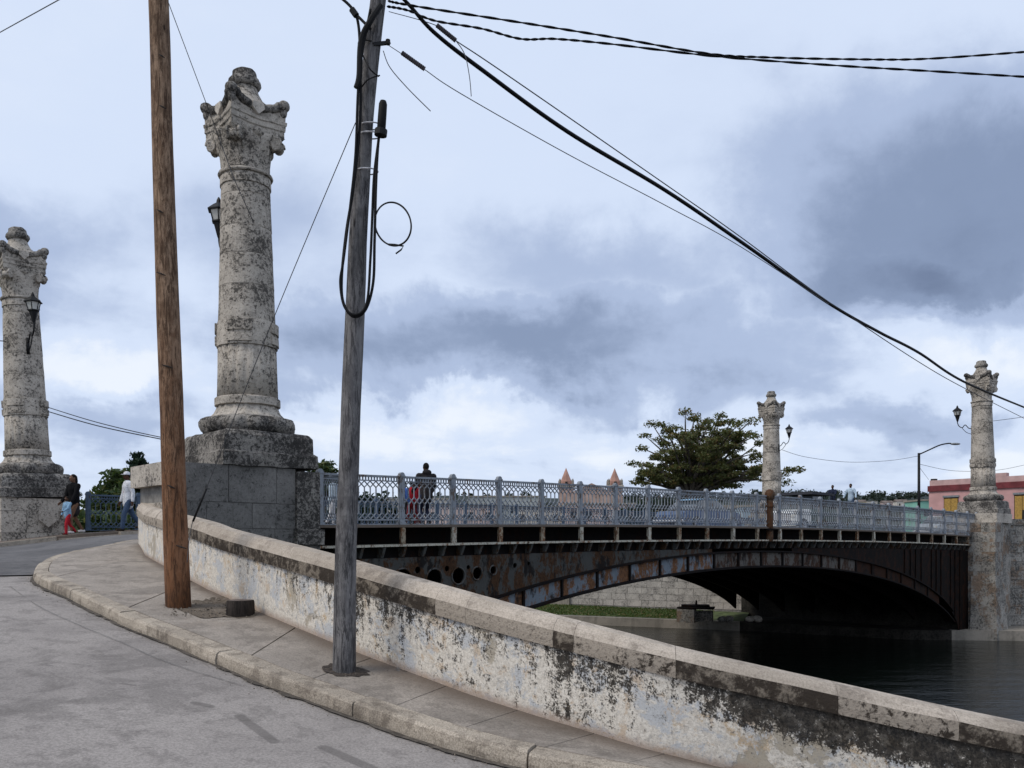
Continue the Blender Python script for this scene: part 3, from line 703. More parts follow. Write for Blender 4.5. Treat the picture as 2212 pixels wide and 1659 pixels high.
# ------------------------------------------------------------------ parapet wall of the side street
wall = empty('parapet_wall', (-1.9, 9.4, -1.1), 'long low curved wall with flaking white paint sloping down beside the pavement', 'wall')
path = np.vstack([[(-7.62, 17.95, -.06)], [(-7.30, 17.35, -.14)], WP]); ps = np.r_[-1.5, -.8, WS]
nrm = np.vstack([[-.92, -.39], [-.90, -.43], WN])
THK = .30
Hh = np.interp(ps, (0, WS[-1]), (.62, .64))
b = MB(); vs = []; uvs = []
hs = (-.35, 0.0, .21, .43, 1.0)
for i in range(0, len(path)):
    for q, hf in enumerate(hs):
        h = hf * Hh[i] if hf > 0 else hf
        wob = .010 * mnoise.noise(Vector((ps[i] * 1.7, h * 3, 3))) if 0 < hf < 1 else 0
        vs.append((path[i, 0] + nrm[i, 0] * wob, path[i, 1] + nrm[i, 1] * wob, path[i, 2] + h)); uvs.append((ps[i], h))
    for h in (Hh[i], -1.2):
        vs.append((path[i, 0] - nrm[i, 0] * THK, path[i, 1] - nrm[i, 1] * THK, path[i, 2] + h)); uvs.append((ps[i], h))
k = len(hs) + 2; n = len(path); fs = []
for i in range(n - 1):
    for j in range(k - 1): fs.append((i * k + j, (i + 1) * k + j, (i + 1) * k + j + 1, i * k + j + 1))
fs += [tuple(reversed(range(k))), tuple(range((n - 1) * k, n * k))]
b.add(vs, fs); b.uvs = uvs; wb = b.build('wall_face', MT['paint'], wall, world=True, smooth=False)
def cope(s0, s1, mat_front, dz=0.0, lab=None):
    N = max(3, int((s1 - s0) / .25)); b = MB(); vs = []; ms = []
    for t in np.linspace(s0 + .0015, s1 - .0015, N):
        p = np.array([np.interp(t, ps, path[:, j]) for j in range(3)]); nn = np.array([np.interp(t, ps, nrm[:, j]) for j in range(2)]); nn /= np.linalg.norm(nn)
        H0 = p[2] + float(np.interp(t, ps, Hh)) + .002; r = float(np.interp(t, (0, 8, 13, 18), (.13, .12, .08, .07))); w = .012 * mnoise.noise(Vector((t * 2.3, dz * 50, 0)))
        fh = .145
        for (o_, h) in ((.035, 0), (.04 + w * .4, .07), (.034 + w, fh + w), (.005 + w, fh + r * .5), (-.05, fh + r), (-.17, fh + r + .012), (-.30, fh + r - .02), (-.345, fh - .02), (-.345, 0.0)):
            vs.append((p[0] + nn[0] * o_, p[1] + nn[1] * o_, H0 + h + dz))
    k = 9; fs = []
    for a in range(N - 1):
        for j in range(k):
            fs.append((a * k + j, (a + 1) * k + j, (a + 1) * k + (j + 1) % k, a * k + (j + 1) % k)); ms.append(0 if j < 2 else 1)
    fs += [tuple(reversed(range(k))), tuple(range((N - 1) * k, N * k))]; ms += [0, 0]
    o = len(b.v); b.add(vs, fs); b.m = ms
    q = b.build('coping_stone', [mat_front, MT['cope_top']], wall, world=True)
    if lab: q['label'] = lab
    return q
sp = lambda x: s_at_px(WP, WS, x)
cope(-1.5, sp(400), MT['cope_plain']); cope(sp(400), sp(945), MT['cope_mold']); cope(sp(945), sp(1009), MT['cope_plain'])
cope(sp(1009), sp(1195), MT['cope_plain']); cope(sp(1195), sp(1240), MT['cope_mold']); cope(sp(1240), sp(1461), MT['cope_plain'])
cope(sp(1461), sp(1810), MT['cope_mold'], .0); cope(sp(1810), sp(2061), MT['cope_plain']); cope(sp(2061), WS[-1], MT['cope_mold'], .0)

# stump beside the brown pole
sp_ = px_on_walk(518, 1328)
st = empty('tree_stump', sp_, 'dark sawn-off pole stump beside the brown utility pole', 'stump')
b = MB(); b.lathe([(.165, -.1), (.163, .05), (.158, .165), (.150, .178)], 22, lambda r, z, a: r * (1 + .05 * math.sin(3 * a + 1) + .03 * math.sin(7 * a)), cap=False); b.build('stump_side', MT['wood_dark'], st, smooth=True)
b = MB(); b.lathe([(.150, .1785), (.10, .183), (.03, .178)], 22, lambda r, z, a: r * (1 + .05 * math.sin(3 * a + 1) + .03 * math.sin(7 * a))); b.build('cut_top', plain('sawn_wood', (.13, .10, .085), .9, .25, 20), st)

# loose grit in the gutter and on the bare soil
gr = MB(); rq = random.Random(33)
def pebble(p, r):
    q = [Vector((rq.gauss(0, 1), rq.gauss(0, 1), rq.gauss(0, .6))).normalized() * r * rq.uniform(.7, 1.2) for _ in range(4)]
    gr.add([(p[0] + a.x, p[1] + a.y, p[2] + a.z + r * .3) for a in q], [(0, 1, 2), (0, 3, 1), (1, 3, 2), (2, 3, 0)])
for _ in range(700):
    i = rq.randrange(10, 200); t = abs(rq.gauss(.03, .12)) + .01; q = KP[i] - KN[i] * t + np.array((rq.uniform(-.05, .05), rq.uniform(-.05, .05))); pebble((q[0], q[1], ground(q[0], q[1]) + .012), rq.uniform(.004, .012))
for _ in range(260):
    x, y = rq.uniform(350, 552), rq.uniform(1296, 1334); p = px_on_walk(x, y); pebble((p[0], p[1], p[2] + .010), rq.uniform(.006, .022))
for _ in range(60):
    x, y = 745 + rq.gauss(0, 28), 1450 + rq.gauss(0, 7); p = px_on_walk(x, y); pebble((p[0], p[1], p[2] + .010), rq.uniform(.005, .014))
tag(gr.build('grit', MT['walk_grit'], None), 'loose grit along the kerb and on the bare soil', 'grit', kind='stuff')

# ------------------------------------------------------------------ the steel arch bridge
def intr(u):
    x = (kk(u) - 10.0) / 12.6; return -.85 - 5.0 * (1 - math.sqrt(max(0.0, 1 - x * x)))
def extr(u): return intr(u) + .56
U0, U1 = 1.3, 42.4
bridge = empty('steel_arch_bridge', uv(21, 6.5, -1), 'rusting blue-grey steel arch bridge spanning the dark river', 'bridge')
def sweep(us, prof, closed=True):
    """prof(u) -> list of (v, e) outline points"""
    b = MB(); k = None; vs = []
    for u in us:
        pr = prof(u); k = len(pr); vs += [tuple(uv(u, v, e)) for v, e in pr]
    n = len(us); fs = []
    for a in range(n - 1):
        for j in range(k): fs.append((a * k + j, a * k + (j + 1) % k, (a + 1) * k + (j + 1) % k, (a + 1) * k + j))
    fs += [tuple(range(k)), tuple(reversed(range((n - 1) * k, n * k)))]
    b.add(vs, fs); return b
UA = np.linspace(U0, U1, 60)
def rect(v0, v1, a, c): return lambda u: [(v0, deck(u) + a), (v0, deck(u) + c), (v1, deck(u) + c), (v1, deck(u) + a)]
sweep(UA, rect(-.08, 2.6, -.075, -.012)).build('walkway_slab', MT['walk'], bridge, world=True)
sweep(UA, rect(10.3, 13.0, -.075, -.012)).build('walkway_slab', MT['walk'], bridge, world=True)
sweep(UA, rect(2.6, 10.3, -.20, -.14)).build('roadway', MT['asphalt'], bridge, world=True)
sweep(UA, rect(2.44, 2.6, -.20, .0)).build('deck_kerb', MT['kerb'], bridge, world=True)
sweep(UA, rect(1.06, 12.5, -.84, -.21)).build('deck_girder', MT['rustdark'], bridge, world=True)
sweep(UA, rect(.95, 1.05, -.53, -.08)).build('fascia_beam', MT['rustdark'], bridge, world=True)
sweep(UA, rect(-.10, .95, -.54, -.485)).build('ledge_flange', MT['flake'], bridge, world=True)
sweep(UA, rect(.22, .36, -.82, -.533)).build('lower_fascia', MT['rustdark'], bridge, world=True)
# bracket posts under every railing post, small gussets under the ledge
b = MB(); b.box((0, -.02, -.283), (.06, .10, .40)); b.box((0, -.075, -.283), (.135, .02, .40)); stub_me = b.mesh('bracket_post', MT['flake']); stub_rust = b.mesh('bracket_post', MT['flake_rust'])
b = MB(); b.add([(-.035, -.08, 0), (.035, -.08, 0), (.035, .21, 0), (-.035, .21, 0), (-.035, .04, -.25), (.035, .04, -.25), (.035, .21, -.25), (-.035, .21, -.25)],
                [(0, 1, 2, 3), (7, 6, 5, 4), (4, 5, 1, 0), (5, 6, 2, 1), (6, 7, 3, 2), (7, 4, 0, 3)]); gus_me = b.mesh('gusset_plate', MT['ring'])
POSTS = [3.985 + SP * k for k in range(-1, 24)]
for i, u in enumerate(POSTS): piece(stub_rust if i % 5 in (1, 3, 4) else stub_me, 'bracket_post', bridge, uv(u, 0, deck(u)), ANG_U, world=True)
u = 1.6
while u < 41.9:
    piece(gus_me, 'gusset_plate', bridge, uv(u, 0, deck(u) - .55), ANG_U, world=True); u += SP / 2.6
# arch ribs
UB = np.linspace(3.985 + SP * -2.55, 3.985 + SP * 21.75, 90)
sweep(UB, lambda u: [(-.14, intr(u) - .035), (-.14, intr(u) + .03), (.34, intr(u) + .03), (.34, intr(u) - .035)]).build('lower_flange', MT['rustdark'], bridge, world=True)
sweep(UB, lambda u: [(-.07, extr(u) - .03), (-.07, extr(u) + .03), (.30, extr(u) + .03), (.30, extr(u) - .03)]).build('upper_flange', MT['rustdark'], bridge, world=True)
kb = [2.57 + .955 * i for i in range(-5, 20)]
for i in range(len(kb) - 1):
    a, c = (3.985 + SP * q for q in (kb[i], kb[i + 1])); n = 4; b = MB(); vs = []
    for u in np.linspace(a + .03, c - .03, n):
        for v in (.03, .10): vs += [tuple(uv(u, v, intr(u) + .035)), tuple(uv(u, v, extr(u) - .035))]
    fs = []
    for q in range(n - 1):
        o = q * 4; fs += [(o, o + 4, o + 5, o + 1), (o + 2, o + 3, o + 7, o + 6), (o + 1, o + 5, o + 7, o + 3), (o, o + 2, o + 6, o + 4)]
    fs += [(0, 1, 3, 2), ((n - 1) * 4, (n - 1) * 4 + 2, (n - 1) * 4 + 3, (n - 1) * 4 + 1)]
    b.add(vs, fs); b.build('rib_panel', MT['rib'] if i < 11 else (MT['rib_grey'] if i < 18 else MT['rib_rust_shade']), bridge, world=True)
    j = MB(); p0, p1 = uv(a, -.01, intr(a) + .035), uv(a, -.01, extr(a) - .035)
    j.hexa([uv(a - .035, -.035, intr(a) + .031), uv(a + .035, -.035, intr(a) + .031), uv(a + .035, .1, intr(a) + .031), uv(a - .035, .1, intr(a) + .031),
            uv(a - .035, -.035, extr(a) - .031), uv(a + .035, -.035, extr(a) - .031), uv(a + .035, .1, extr(a) - .031), uv(a - .035, .1, extr(a) - .031)])
    j.build('rib_joint', MT['rustdark'], bridge, world=True)
HOLES = [(-.62, -.90, .30), (.06, -.905, .275), (.67, -.895, .242), (1.16, -.835, .20), (1.56, -.785, .155), (1.91, -.715, .105)]
SLOTS = [(.35, -.66, .085), (.93, -.64, .075), (1.375, -.62, .06), (.96, -1.12, .06), (2.42, -.60, .07), (2.75, -.56, .055), (.37, -1.22, .085)]
def spandrel(us, holes, v0=.08, v1=.12):
    bm = bmesh.new(); edges = []
    top = [(u, deck(u) - .815) for u in us]; bot = [(u, extr(u) + .02) for u in reversed(us)]
    def loop(pts):
        vv = [bm.verts.new((x, 0, z)) for x, z in pts]; return [bm.edges.new((vv[i], vv[(i + 1) % len(vv)])) for i in range(len(vv))]
    edges += loop(top + bot)
    for (u, e, r) in holes: edges += loop([(u + r * math.cos(t), e + r * math.sin(t)) for t in np.linspace(0, 2 * math.pi, 28, endpoint=False)])
    bmesh.ops.triangle_fill(bm, use_beauty=True, use_dissolve=False, edges=edges)
    bm.verts.index_update(); vs = [(v.co.x, v.co.z) for v in bm.verts]; fs = [tuple(v.index for v in f.verts) for f in bm.faces]
    ed = {}
    for f in fs:
        for i in range(3): e = tuple(sorted((f[i], f[(i + 1) % 3]))); ed[e] = ed.get(e, 0) + 1
    n = len(vs); b = MB(); P = [tuple(uv(x, v0, z)) for x, z in vs] + [tuple(uv(x, v1, z)) for x, z in vs]
    b.add(P, [f for f in fs] + [tuple(n + i for i in reversed(f)) for f in fs] + [(e[0], e[1], n + e[1], n + e[0]) for e, c in ed.items() if c == 1]); bm.free()
    return b
hl = [(3.985 + SP * k, e, r) for k, e, r in HOLES]
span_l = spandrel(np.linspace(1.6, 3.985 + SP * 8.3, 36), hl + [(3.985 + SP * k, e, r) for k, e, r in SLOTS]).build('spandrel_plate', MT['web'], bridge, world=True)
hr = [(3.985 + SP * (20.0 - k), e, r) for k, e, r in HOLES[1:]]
span_r = spandrel(np.linspace(3.985 + SP * 11.7, 41.3, 36), hr[:0]).build('spandrel_plate', MT['web_rust_shade'], bridge, world=True)
for (u, e, r) in hl:
    b = MB(); pts = [uv(u + (r + .02) * math.cos(t), .07, e + (r + .02) * math.sin(t)) for t in np.linspace(0, 2 * math.pi, 28, endpoint=False)]
    b.tube(pts, .024, 6, closed=True); b.build('hole_ring', MT['ring'], span_l if u < 20 else span_r, world=True, smooth=True)
us_ = 33.2
while us_ < 41.0:
    lo_, hi_ = extr(us_) + .05, deck(us_) - .83
    b = MB(); b.uvbox(us_ - .022, us_ + .022, .03, .078, lo_, hi_); b.build('stiffener', MT['web_rust_shade'], span_r, world=True); us_ += random.choice((.6, .66, 1.25))
b = MB(); b.uvbox(40.15, 42.3, .12, 13.2, -6.0, -.5); b.build('far_abutment', MT['shade_stone'], bridge, world=True)  # stone coloured near black to stand for the shade below the deck
for v in (1.9, 3.8, 5.7, 7.6, 9.5, 11.2, 12.78):
    sweep(UB, lambda u: [(v, intr(u)), (v, max(deck(u) - .83, intr(u) + .3)), (v + .12, max(deck(u) - .83, intr(u) + .3)), (v + .12, intr(u))]).build('inner_rib', MT['rustdark'], bridge, world=True)  # rib webs shaped as solid plates to keep light out from under the deck

# ------------------------------------------------------------------ railings
LP = SP - .14
b = MB()
def rb(x0, z0, x1, z1, w=.020, d=.028): b.bar((x0, 0, z0), (x1, 0, z1), d, w, up=(-(z1 - z0), 0, x1 - x0))
b.box((LP / 2, 0, 1.155), (LP, .085, .05)); b.box((LP / 2, 0, 1.048), (LP, .05, .026)); b.box((LP / 2, 0, .12), (LP, .05, .034)); b.box((LP / 2, 0, .012), (LP, .045, .022))
NP = 9; p_ = LP / NP
for i in range(18): x = LP * (i + .5) / 18; b.box((x, 0, 1.0955), (.026, .026, .07))
for z0, z1 in ((1.035, .885), (.67, .50), (.285, .137)):
    for i in range(NP):
        rb(i * p_, z0, (i + 1) * p_, z1); rb(i * p_, z1, (i + 1) * p_, z0, d=.024)
for z0, z1 in ((.885, .67), (.50, .285)):
    for i in range(NP + 1): rb(i * p_, z0, i * p_, z1)
for i in range(NP):
    c = (i + .5) * p_; b.tube([(c + .034 * math.cos(t), 0, .064 + .034 * math.sin(t)) for t in np.linspace(0, 2 * math.pi, 8, endpoint=False)], .009, 4, closed=True)
panel_v, panel_f = b.v, b.f
def mesh_of(v, f, nm, mat): q = MB(); q.add(v, f); return q.mesh(nm, mat)
b = MB(); b.box((0, 0, .60), (.14, .10, 1.16)); b.box((0, -.052, .62), (.075, .02, .92)); b.box((0, 0, .035), (.18, .16, .07)); b.box((0, 0, 1.185), (.165, .13, .035))
caps = [(.072 * math.cos(t), .075 * math.sin(t)) for t in np.linspace(0, math.pi, 9)]
b.add([(x, -.05, 1.203 + z) for x, z in caps] + [(x, .05, 1.203 + z) for x, z in caps], [tuple(reversed(range(9))), tuple(range(9, 18))] + [(i, i + 1, 10 + i, 9 + i) for i in range(8)] + [(8, 0, 9, 17)])
post_v, post_f = b.v, b.f
def railing(name, v0, posts, label, mat, base=None):
    p0 = uv(posts[0], v0, deck(posts[0])); root = empty(name, p0, label, 'railing', 'railings along both sides of the bridge')
    pm = mesh_of(panel_v, panel_f, 'lattice_panel', mat); om = mesh_of(post_v, post_f, 'rail_post', mat)
    for i, u in enumerate(posts):
        piece(om, 'rail_post', root, uv(u, v0 + random.uniform(-.006, .006), deck(u) - .012), ANG_U + random.uniform(-.02, .02), world=True, sc=(1, 1, random.uniform(.992, 1.01)))
        if i < len(posts) - 1:
            L = posts[i + 1] - u - .14; a = uv(u + .07, v0, deck(u) - .012); o = piece(pm, 'lattice_panel', root, a, ANG_U, world=True, sc=(L / LP, 1, 1))
            o.rotation_euler = (0, -math.atan2(deck(posts[i + 1]) - deck(u), posts[i + 1] - u), ANG_U)
    return root
near_posts = [1.72] + POSTS + [42.25]
rail_near = railing('bridge_railing', 0.0, near_posts, 'pale blue-grey cast iron lattice railing on the near edge of the bridge', MT['rail'])
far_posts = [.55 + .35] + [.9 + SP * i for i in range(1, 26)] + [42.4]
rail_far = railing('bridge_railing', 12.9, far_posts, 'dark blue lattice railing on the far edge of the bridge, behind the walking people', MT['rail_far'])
# rusted expansion-joint post
ur = 3.985 + SP * 10.52; pr = uv(ur, -.06, deck(ur))
rp = empty('rusted_post', pr, 'rusted round-topped iron post at the middle of the near railing', 'post')
b = MB(); b.lathe([(.13, -.55), (.13, .72), (.15, .74), (.15, .80), (.125, .84), (.125, 1.0), (.17, 1.04), (.19, 1.15), (.18, 1.27), (.13, 1.36), (.05, 1.40)], 14); b.build('post_shaft', MT['rustpost'], rp, angle=40)
b = MB(); b.box((0, 0, -.1), (.34, .34, .06)); b.build('post_flange', MT['rustdark'], rp)

# ------------------------------------------------------------------ monumental columns
def sq_ring(a, z, n=16, inset=0.0, dip=0.0, rnd=0.0):
    """square outline, half-side a, sides bowed inwards by inset and lowered by dip in the middle"""
    P = []
    for sd in range(4):
        for j in range(n):
            t = -1 + 2 * j / n; w = math.cos(t * math.pi / 2) ** 1.0; x, y = a * t, -(a - inset * w)
            if rnd:
                r = math.hypot(x, y); m = (1 - rnd) + rnd * a / max(r, 1e-6); x, y = x * m, y * m
            c, s = ((1, 0), (0, 1), (-1, 0), (0, -1))[sd]; P.append((x * c - y * s, x * s + y * c, z - dip * w))
    return P
def loft(b, rings, capb=True, capt=True):
    n = len(rings[0]); vs = [p for r in rings for p in r]; fs = []
    for i in range(len(rings) - 1):
        for j in range(n): fs.append((i * n + j, i * n + (j + 1) % n, (i + 1) * n + (j + 1) % n, (i + 1) * n + j))
    if capb: fs.append(tuple(reversed(range(n))))
    if capt: fs.append(tuple(range((len(rings) - 1) * n, len(rings) * n)))
    b.add(vs, fs)
def rough(b, amp=.012, f=4.0, sd=0):
    b.v = [tuple(Vector(p) + Vector(mnoise.noise_vector(Vector(p) * f + Vector((sd, 0, 0)))) * amp) for p in b.v]
def radius(z): return float(np.interp(z, (2.36, 5.3), (.583, .497)))
def make_column(loc, label, lean):
    M = Matrix.Rotation(R(-lean), 3, 'Y') @ Matrix.Rotation(ANG_U, 3, 'Z')
    root = empty('monumental_column', loc, label, 'column', 'monumental columns at the bridge ends', rot=M.to_euler()); ORI[root.name] = (0, 0, 0)
    S_, D_, P_ = MT['stone'], MT['stone_dark'], MT['stone_pale']
    pl_ = MB(); loft(pl_, [sq_ring(a, z, 10) for a, z in ((1.06, -.72), (1.06, -.46), (1.0, -.42), (.985, -.10), (.93, -.02), (.90, .0))]); rough(pl_, .035, 3.5)
    pl_.build('plinth', D_, root)
    t = MB(); t.lathe([(.86, .0), (.92, .05), (.955, .14), (.955, .22), (.92, .30), (.86, .335), (.80, .345)], 96, lambda r, z, a: r * (1 + .10 * (abs(math.sin(6 * a)) ** .7 - .6) * (r > .87)))
    rough(t, .03, 5); t.build('torus_base', D_, root, smooth=True)
    f = MB(); f.lathe([(.845, .335), (.77, .375), (.70, .44), (.655, .52), (.632, .605)], 96, lambda r, z, a: r * (1 - .050 * abs(math.sin(9 * a)))); rough(f, .010, 7); f.build('fluted_foot', S_, root, smooth=True)
    f = MB(); f.lathe([(.64, .60), (.668, .612), (.668, .76), (.645, .778)], 56); rough(f, .008, 8); f.build('foot_band', S_, root, angle=40)
    f = MB(); f.lathe([(.622, .775), (.608, 1.3), (.598, 1.835)], 120, lambda r, z, a: r * (1 - .040 * max(0, math.cos(18 * a)))); rough(f, .008, 6); f.build('fluted_drum', S_, root, smooth=True)
    f = MB(); f.lathe([(.60, 1.83), (.622, 1.84), (.615, 2.29), (.598, 2.365)], 56); rough(f, .006, 8); bd = f.build('panel_band', S_, root, angle=40)
    for q in range(4):
        a0 = math.pi / 2 * q - math.pi * .75 + .05
        for (z0, z1) in ((1.89, 2.06), (2.12, 2.33)):
            pm = MB(); vs = []
            for r in (.60, .650):
                for z in (z0, z1): vs += [(r * math.cos(a0 + w), r * math.sin(a0 + w), z) for w in np.linspace(-.42, .42, 9)]
            fs = []
            for j in range(8): fs += [(18 + j, 19 + j, 28 + j, 27 + j), (j, 9 + j, 10 + j, j + 1), (j, j + 1, 19 + j, 18 + j), (9 + j, 27 + j, 28 + j, 10 + j)]
            fs += [(0, 18, 27, 9), (8, 17, 35, 26)]; pm.add(vs, fs); rough(pm, .006, 9, q); pm.build('raised_panel', S_, bd)
    zs = [2.365, 3.09, 3.74, 4.32, 5.0, 5.22]
    f = MB(); f.lathe([(.574, 2.36), (.488, 5.23)], 40); f.build('shaft_core', P_, root, smooth=True)
    for i in range(5):
        f = MB(); z0, z1 = zs[i] + .003, zs[i + 1] - .003; r0, r1 = radius(z0), radius(z1)
        f.lathe([(r0 - .012, z0), (r0 - .002, z0 + .004), (r0, z0 + .03), ((r0 + r1) / 2, (z0 + z1) / 2), (r1, z1 - .03), (r1 - .002, z1 - .004), (r1 - .012, z1)], 56); rough(f, .006, 5, i)
        f.build('shaft_drum', S_, root, angle=35)
    f = MB(); f.lathe([(radius(5.2) - .02, 5.21), (.522, 5.225), (.518, 5.40), (.50, 5.425), (.55, 5.435), (.565, 5.465), (.55, 5.50), (.50, 5.51)], 56); rough(f, .007, 7); f.build('collar', S_, root, angle=50)
    # capital: flaring bell, square block with corner scrolls, swagged crown
    cp = MB(); loft(cp, [sq_ring(.495, 5.50, 16, 0, 0, 1.0), sq_ring(.50, 5.70, 16, 0, 0, 1.0), sq_ring(.525, 5.90, 16, 0, 0, .95), sq_ring(.565, 6.06, 16, .0, 0, .75), sq_ring(.60, 6.18, 16, .03, 0, .4), sq_ring(.62, 6.27, 16, .05, 0, .1)], True, False)
    rough(cp, .012, 6); cap = cp.build('capital_bell', S_, root, smooth=False)
    k = MB(); loft(k, [sq_ring(.61, 6.25, 16, .12), sq_ring(.645, 6.27, 16, .11), sq_ring(.645, 6.40, 16, .10), sq_ring(.665, 6.42, 16, .09), sq_ring(.668, 6.52, 16, .09), sq_ring(.685, 6.54, 16, .08), sq_ring(.688, 6.60, 16, .08), sq_ring(.655, 6.615, 16, .08)]); rough(k, .014, 5)
    k.build('cornice', S_, root)
    k = MB(); loft(k, [sq_ring(.655, 6.60, 16, .08), sq_ring(.662, 6.72, 16, .10, .02), sq_ring(.668, 6.92, 16, .15, .13), sq_ring(.58, 6.95, 16, .14, .14), sq_ring(.50, 6.92, 16, .05, .08)], True, True); rough(k, .016, 5)
    k.build('crown_block', S_, root)
    for q in range(4):
        c_, s_ = math.cos(math.pi / 2 * q), math.sin(math.pi / 2 * q)
        def rt(x, y, z): return (x * c_ - y * s_, x * s_ + y * c_, z)
        h = MB(); h.ell(rt(-.635, -.635, 6.95), (.14, .14, .12), 14, 9); h.ell(rt(-.625, -.625, 6.82), (.09, .09, .14), 12, 7); rough(h, .012, 9, q); h.build('horn_ball', D_, root, smooth=True)
        # garland along the top edge of one side
        gp = []
        for t in np.linspace(-.9, .9, 19):
            w = math.cos(t * math.pi / 2); gp.append(rt(.64 * t, -(.675 - .13 * w), 6.95 - .20 * w + .03 * abs(math.sin(5 * t))))
        h = MB(); h.tube(gp, [.07 + .03 * abs(math.sin(i * 1.4)) for i in range(19)], 8); rough(h, .014, 9, q); h.build('garland', D_, root, smooth=True)
        # small shield and carved mask on the side, scroll under the corner
        h = MB(); o = [rt(x, y_, z) for y_ in (-.55, -.66) for x, z in ((-.13, 6.85), (.13, 6.85), (.15, 6.74), (.0, 6.60), (-.15, 6.74))]
        h.add(o, [(4, 3, 2, 1, 0), (5, 6, 7, 8, 9)] + [(i, (i + 1) % 5, 5 + (i + 1) % 5, 5 + i) for i in range(5)]); h.build('shield', P_, root)
        h = MB(); h.ell(rt(0, -.565, 6.26), (.17, .12, .11), 12, 8); h.ell(rt(0, -.54, 6.08), (.10, .08, .13), 10, 7)
        for lx in (-.30, -.16, .16, .30): h.ell(rt(lx, -.53 + abs(lx) * .12, 6.06 - abs(lx) * .1), (.06, .05, .17), 8, 6)
        rough(h, .02, 9, q); h.build('carved_mask', S_, root, smooth=True)
        dgv = Vector(rt(-1, -1, 0)).normalized(); tg = Vector((-dgv.y, dgv.x, 0)); cc = dgv * .755 + Vector((0, 0, 6.10))
        h = MB()
        for off in (-.13, .13):
            pts = [cc + tg * off + dgv * (r_ * math.cos(t)) * .11 + Vector((0, 0, r_ * math.sin(t) * .14)) for t, r_ in zip(np.linspace(0, 4.5 * math.pi, 30), np.linspace(1.0, .25, 30))]
            h.tube(pts, .036, 6)
        h.tube([cc - tg * .15, cc + tg * .15], .10, 10); h.tube([cc + Vector((0, 0, .10)) - dgv * .02, cc + Vector((0, 0, .20)) - dgv * .06], .13, 8)
        h.tube([cc - dgv * .05, dgv * .60 + Vector((0, 0, 6.02))], [.12, .07], 8)
        rough(h, .010, 9, q); h.build('corner_scroll', S_, root, smooth=True)
    k = MB(); loft(k, [sq_ring(.54, 6.78, 12, 0, 0, .3), sq_ring(.46, 6.92, 12, 0, 0, .6), sq_ring(.36, 7.08, 12, 0, 0, .9), sq_ring(.285, 7.22, 12, 0, 0, 1), sq_ring(.245, 7.36, 12, 0, 0, 1)]); rough(k, .014, 5); k.build('finial_neck', S_, root, smooth=True)
    k = MB(); k.lathe([(.22, 7.33), (.29, 7.35), (.33, 7.42), (.32, 7.50), (.265, 7.56), (.252, 7.60), (.245, 7.67), (.20, 7.715), (.05, 7.73)], 40, lambda r, z, a: r * (1 + .05 * (z < 7.55) * (abs(math.sin(4 * a)) - .5))); rough(k, .012, 8)
    k.build('finial', D_, root, smooth=True)
    for ch_ in root.children:
        if ch_.name.split('.')[0] in ('cornice', 'crown_block', 'horn_ball', 'garland', 'shield', 'carved_mask', 'corner_scroll'): ch_.scale = (.92, .92, 1)
    return root
cols = [((uv(0, 0, 2.27)), 'tall weathered stone column nearest the viewer, standing between the two wooden poles', .55),
        (uv(-.85, 12.9, 2.10), 'weathered stone column at the picture\'s left edge, across the street behind the pedestrians', 2.6),
        (uv(43.35, 0, 2.32), 'stone column at the far end of the bridge in front of the pink building', .9),
        (uv(43.5, 13.0, 2.30), 'small distant stone column beside the almond tree, half hidden behind the railing', .3)]
col1 = make_column(*cols[0]); COLS = [col1]
for loc, lab, lean in cols[1:]:
    c = copy_tree(col1); c.location = tuple(loc); c['label'] = lab
    c.rotation_euler = (Matrix.Rotation(R(-lean), 3, 'Y') @ Matrix.Rotation(ANG_U, 3, 'Z')).to_euler(); COLS.append(c)

# wall lanterns on the columns
def make_lantern(col_xy, base_e, sgn, label):
    """sgn: +1 reaches towards +V, -1 towards -V"""
    loc = np.array((col_xy[0], col_xy[1], base_e)); root = empty('lantern', loc, label, 'lantern', 'iron lanterns on the columns', rot=(0, 0, ANG_U)); ORI[root.name] = (0, 0, 0)
    b = MB(); pts = spline([(0, sgn * .53, 4.05), (0, sgn * .70, 4.10), (0, sgn * .88, 4.30), (0, sgn * 1.03, 4.16), (0, sgn * 1.20, 4.26), (0, sgn * 1.28, 4.45), (0, sgn * 1.28, 4.55)], 24); b.tube(pts, .024, 8)
    b.tube(spline([(0, sgn * .54, 3.75), (0, sgn * .8, 3.86), (0, sgn * 1.0, 4.08), (0, sgn * 1.03, 4.16)], 12), .016, 6); b.box((0, sgn * .545, 3.95), (.09, .04, .50)); b.build('bracket_arm', MT['black'], root, smooth=True)
    y = sgn * 1.28
    b = MB(); b.lathe([(.025, 4.50), (.05, 4.56), (.13, 4.84), (.165, 4.86), (.165, 4.89)], 6, c=(0, y, 0)); b.build('lamp_base', MT['black'], root)
    b = MB(); b.lathe([(.135, 4.891), (.20, 5.11)], 6, c=(0, y, 0)); b.build('lamp_glass', MT['lampglass'], root)
    b = MB()
    for j in range(6): a = math.pi / 3 * j; b.bar((.140 * math.cos(a), y + .140 * math.sin(a), 4.88), (.206 * math.cos(a), y + .206 * math.sin(a), 5.12), .02, .02)
    b.build('lamp_frame', MT['black'], root)
    b = MB(); b.lathe([(.26, 5.11), (.265, 5.135), (.13, 5.25), (.06, 5.30), (.05, 5.36), (.015, 5.43)], 6, c=(0, y, 0)); b.build('lamp_roof', MT['black'], root)
    return root
LI = 0
for (loc, _, _), sg, lab in zip(cols, (1, -1, 1, -1), ('iron lantern peeping out behind the nearest column', 'iron lantern on the column at the picture\'s left edge', 'iron lantern on the column in front of the pink building', 'iron lantern on the column beside the almond tree')):
    make_lantern(loc, loc[2], sg, lab).rotation_euler = COLS[LI].rotation_euler; LI += 1

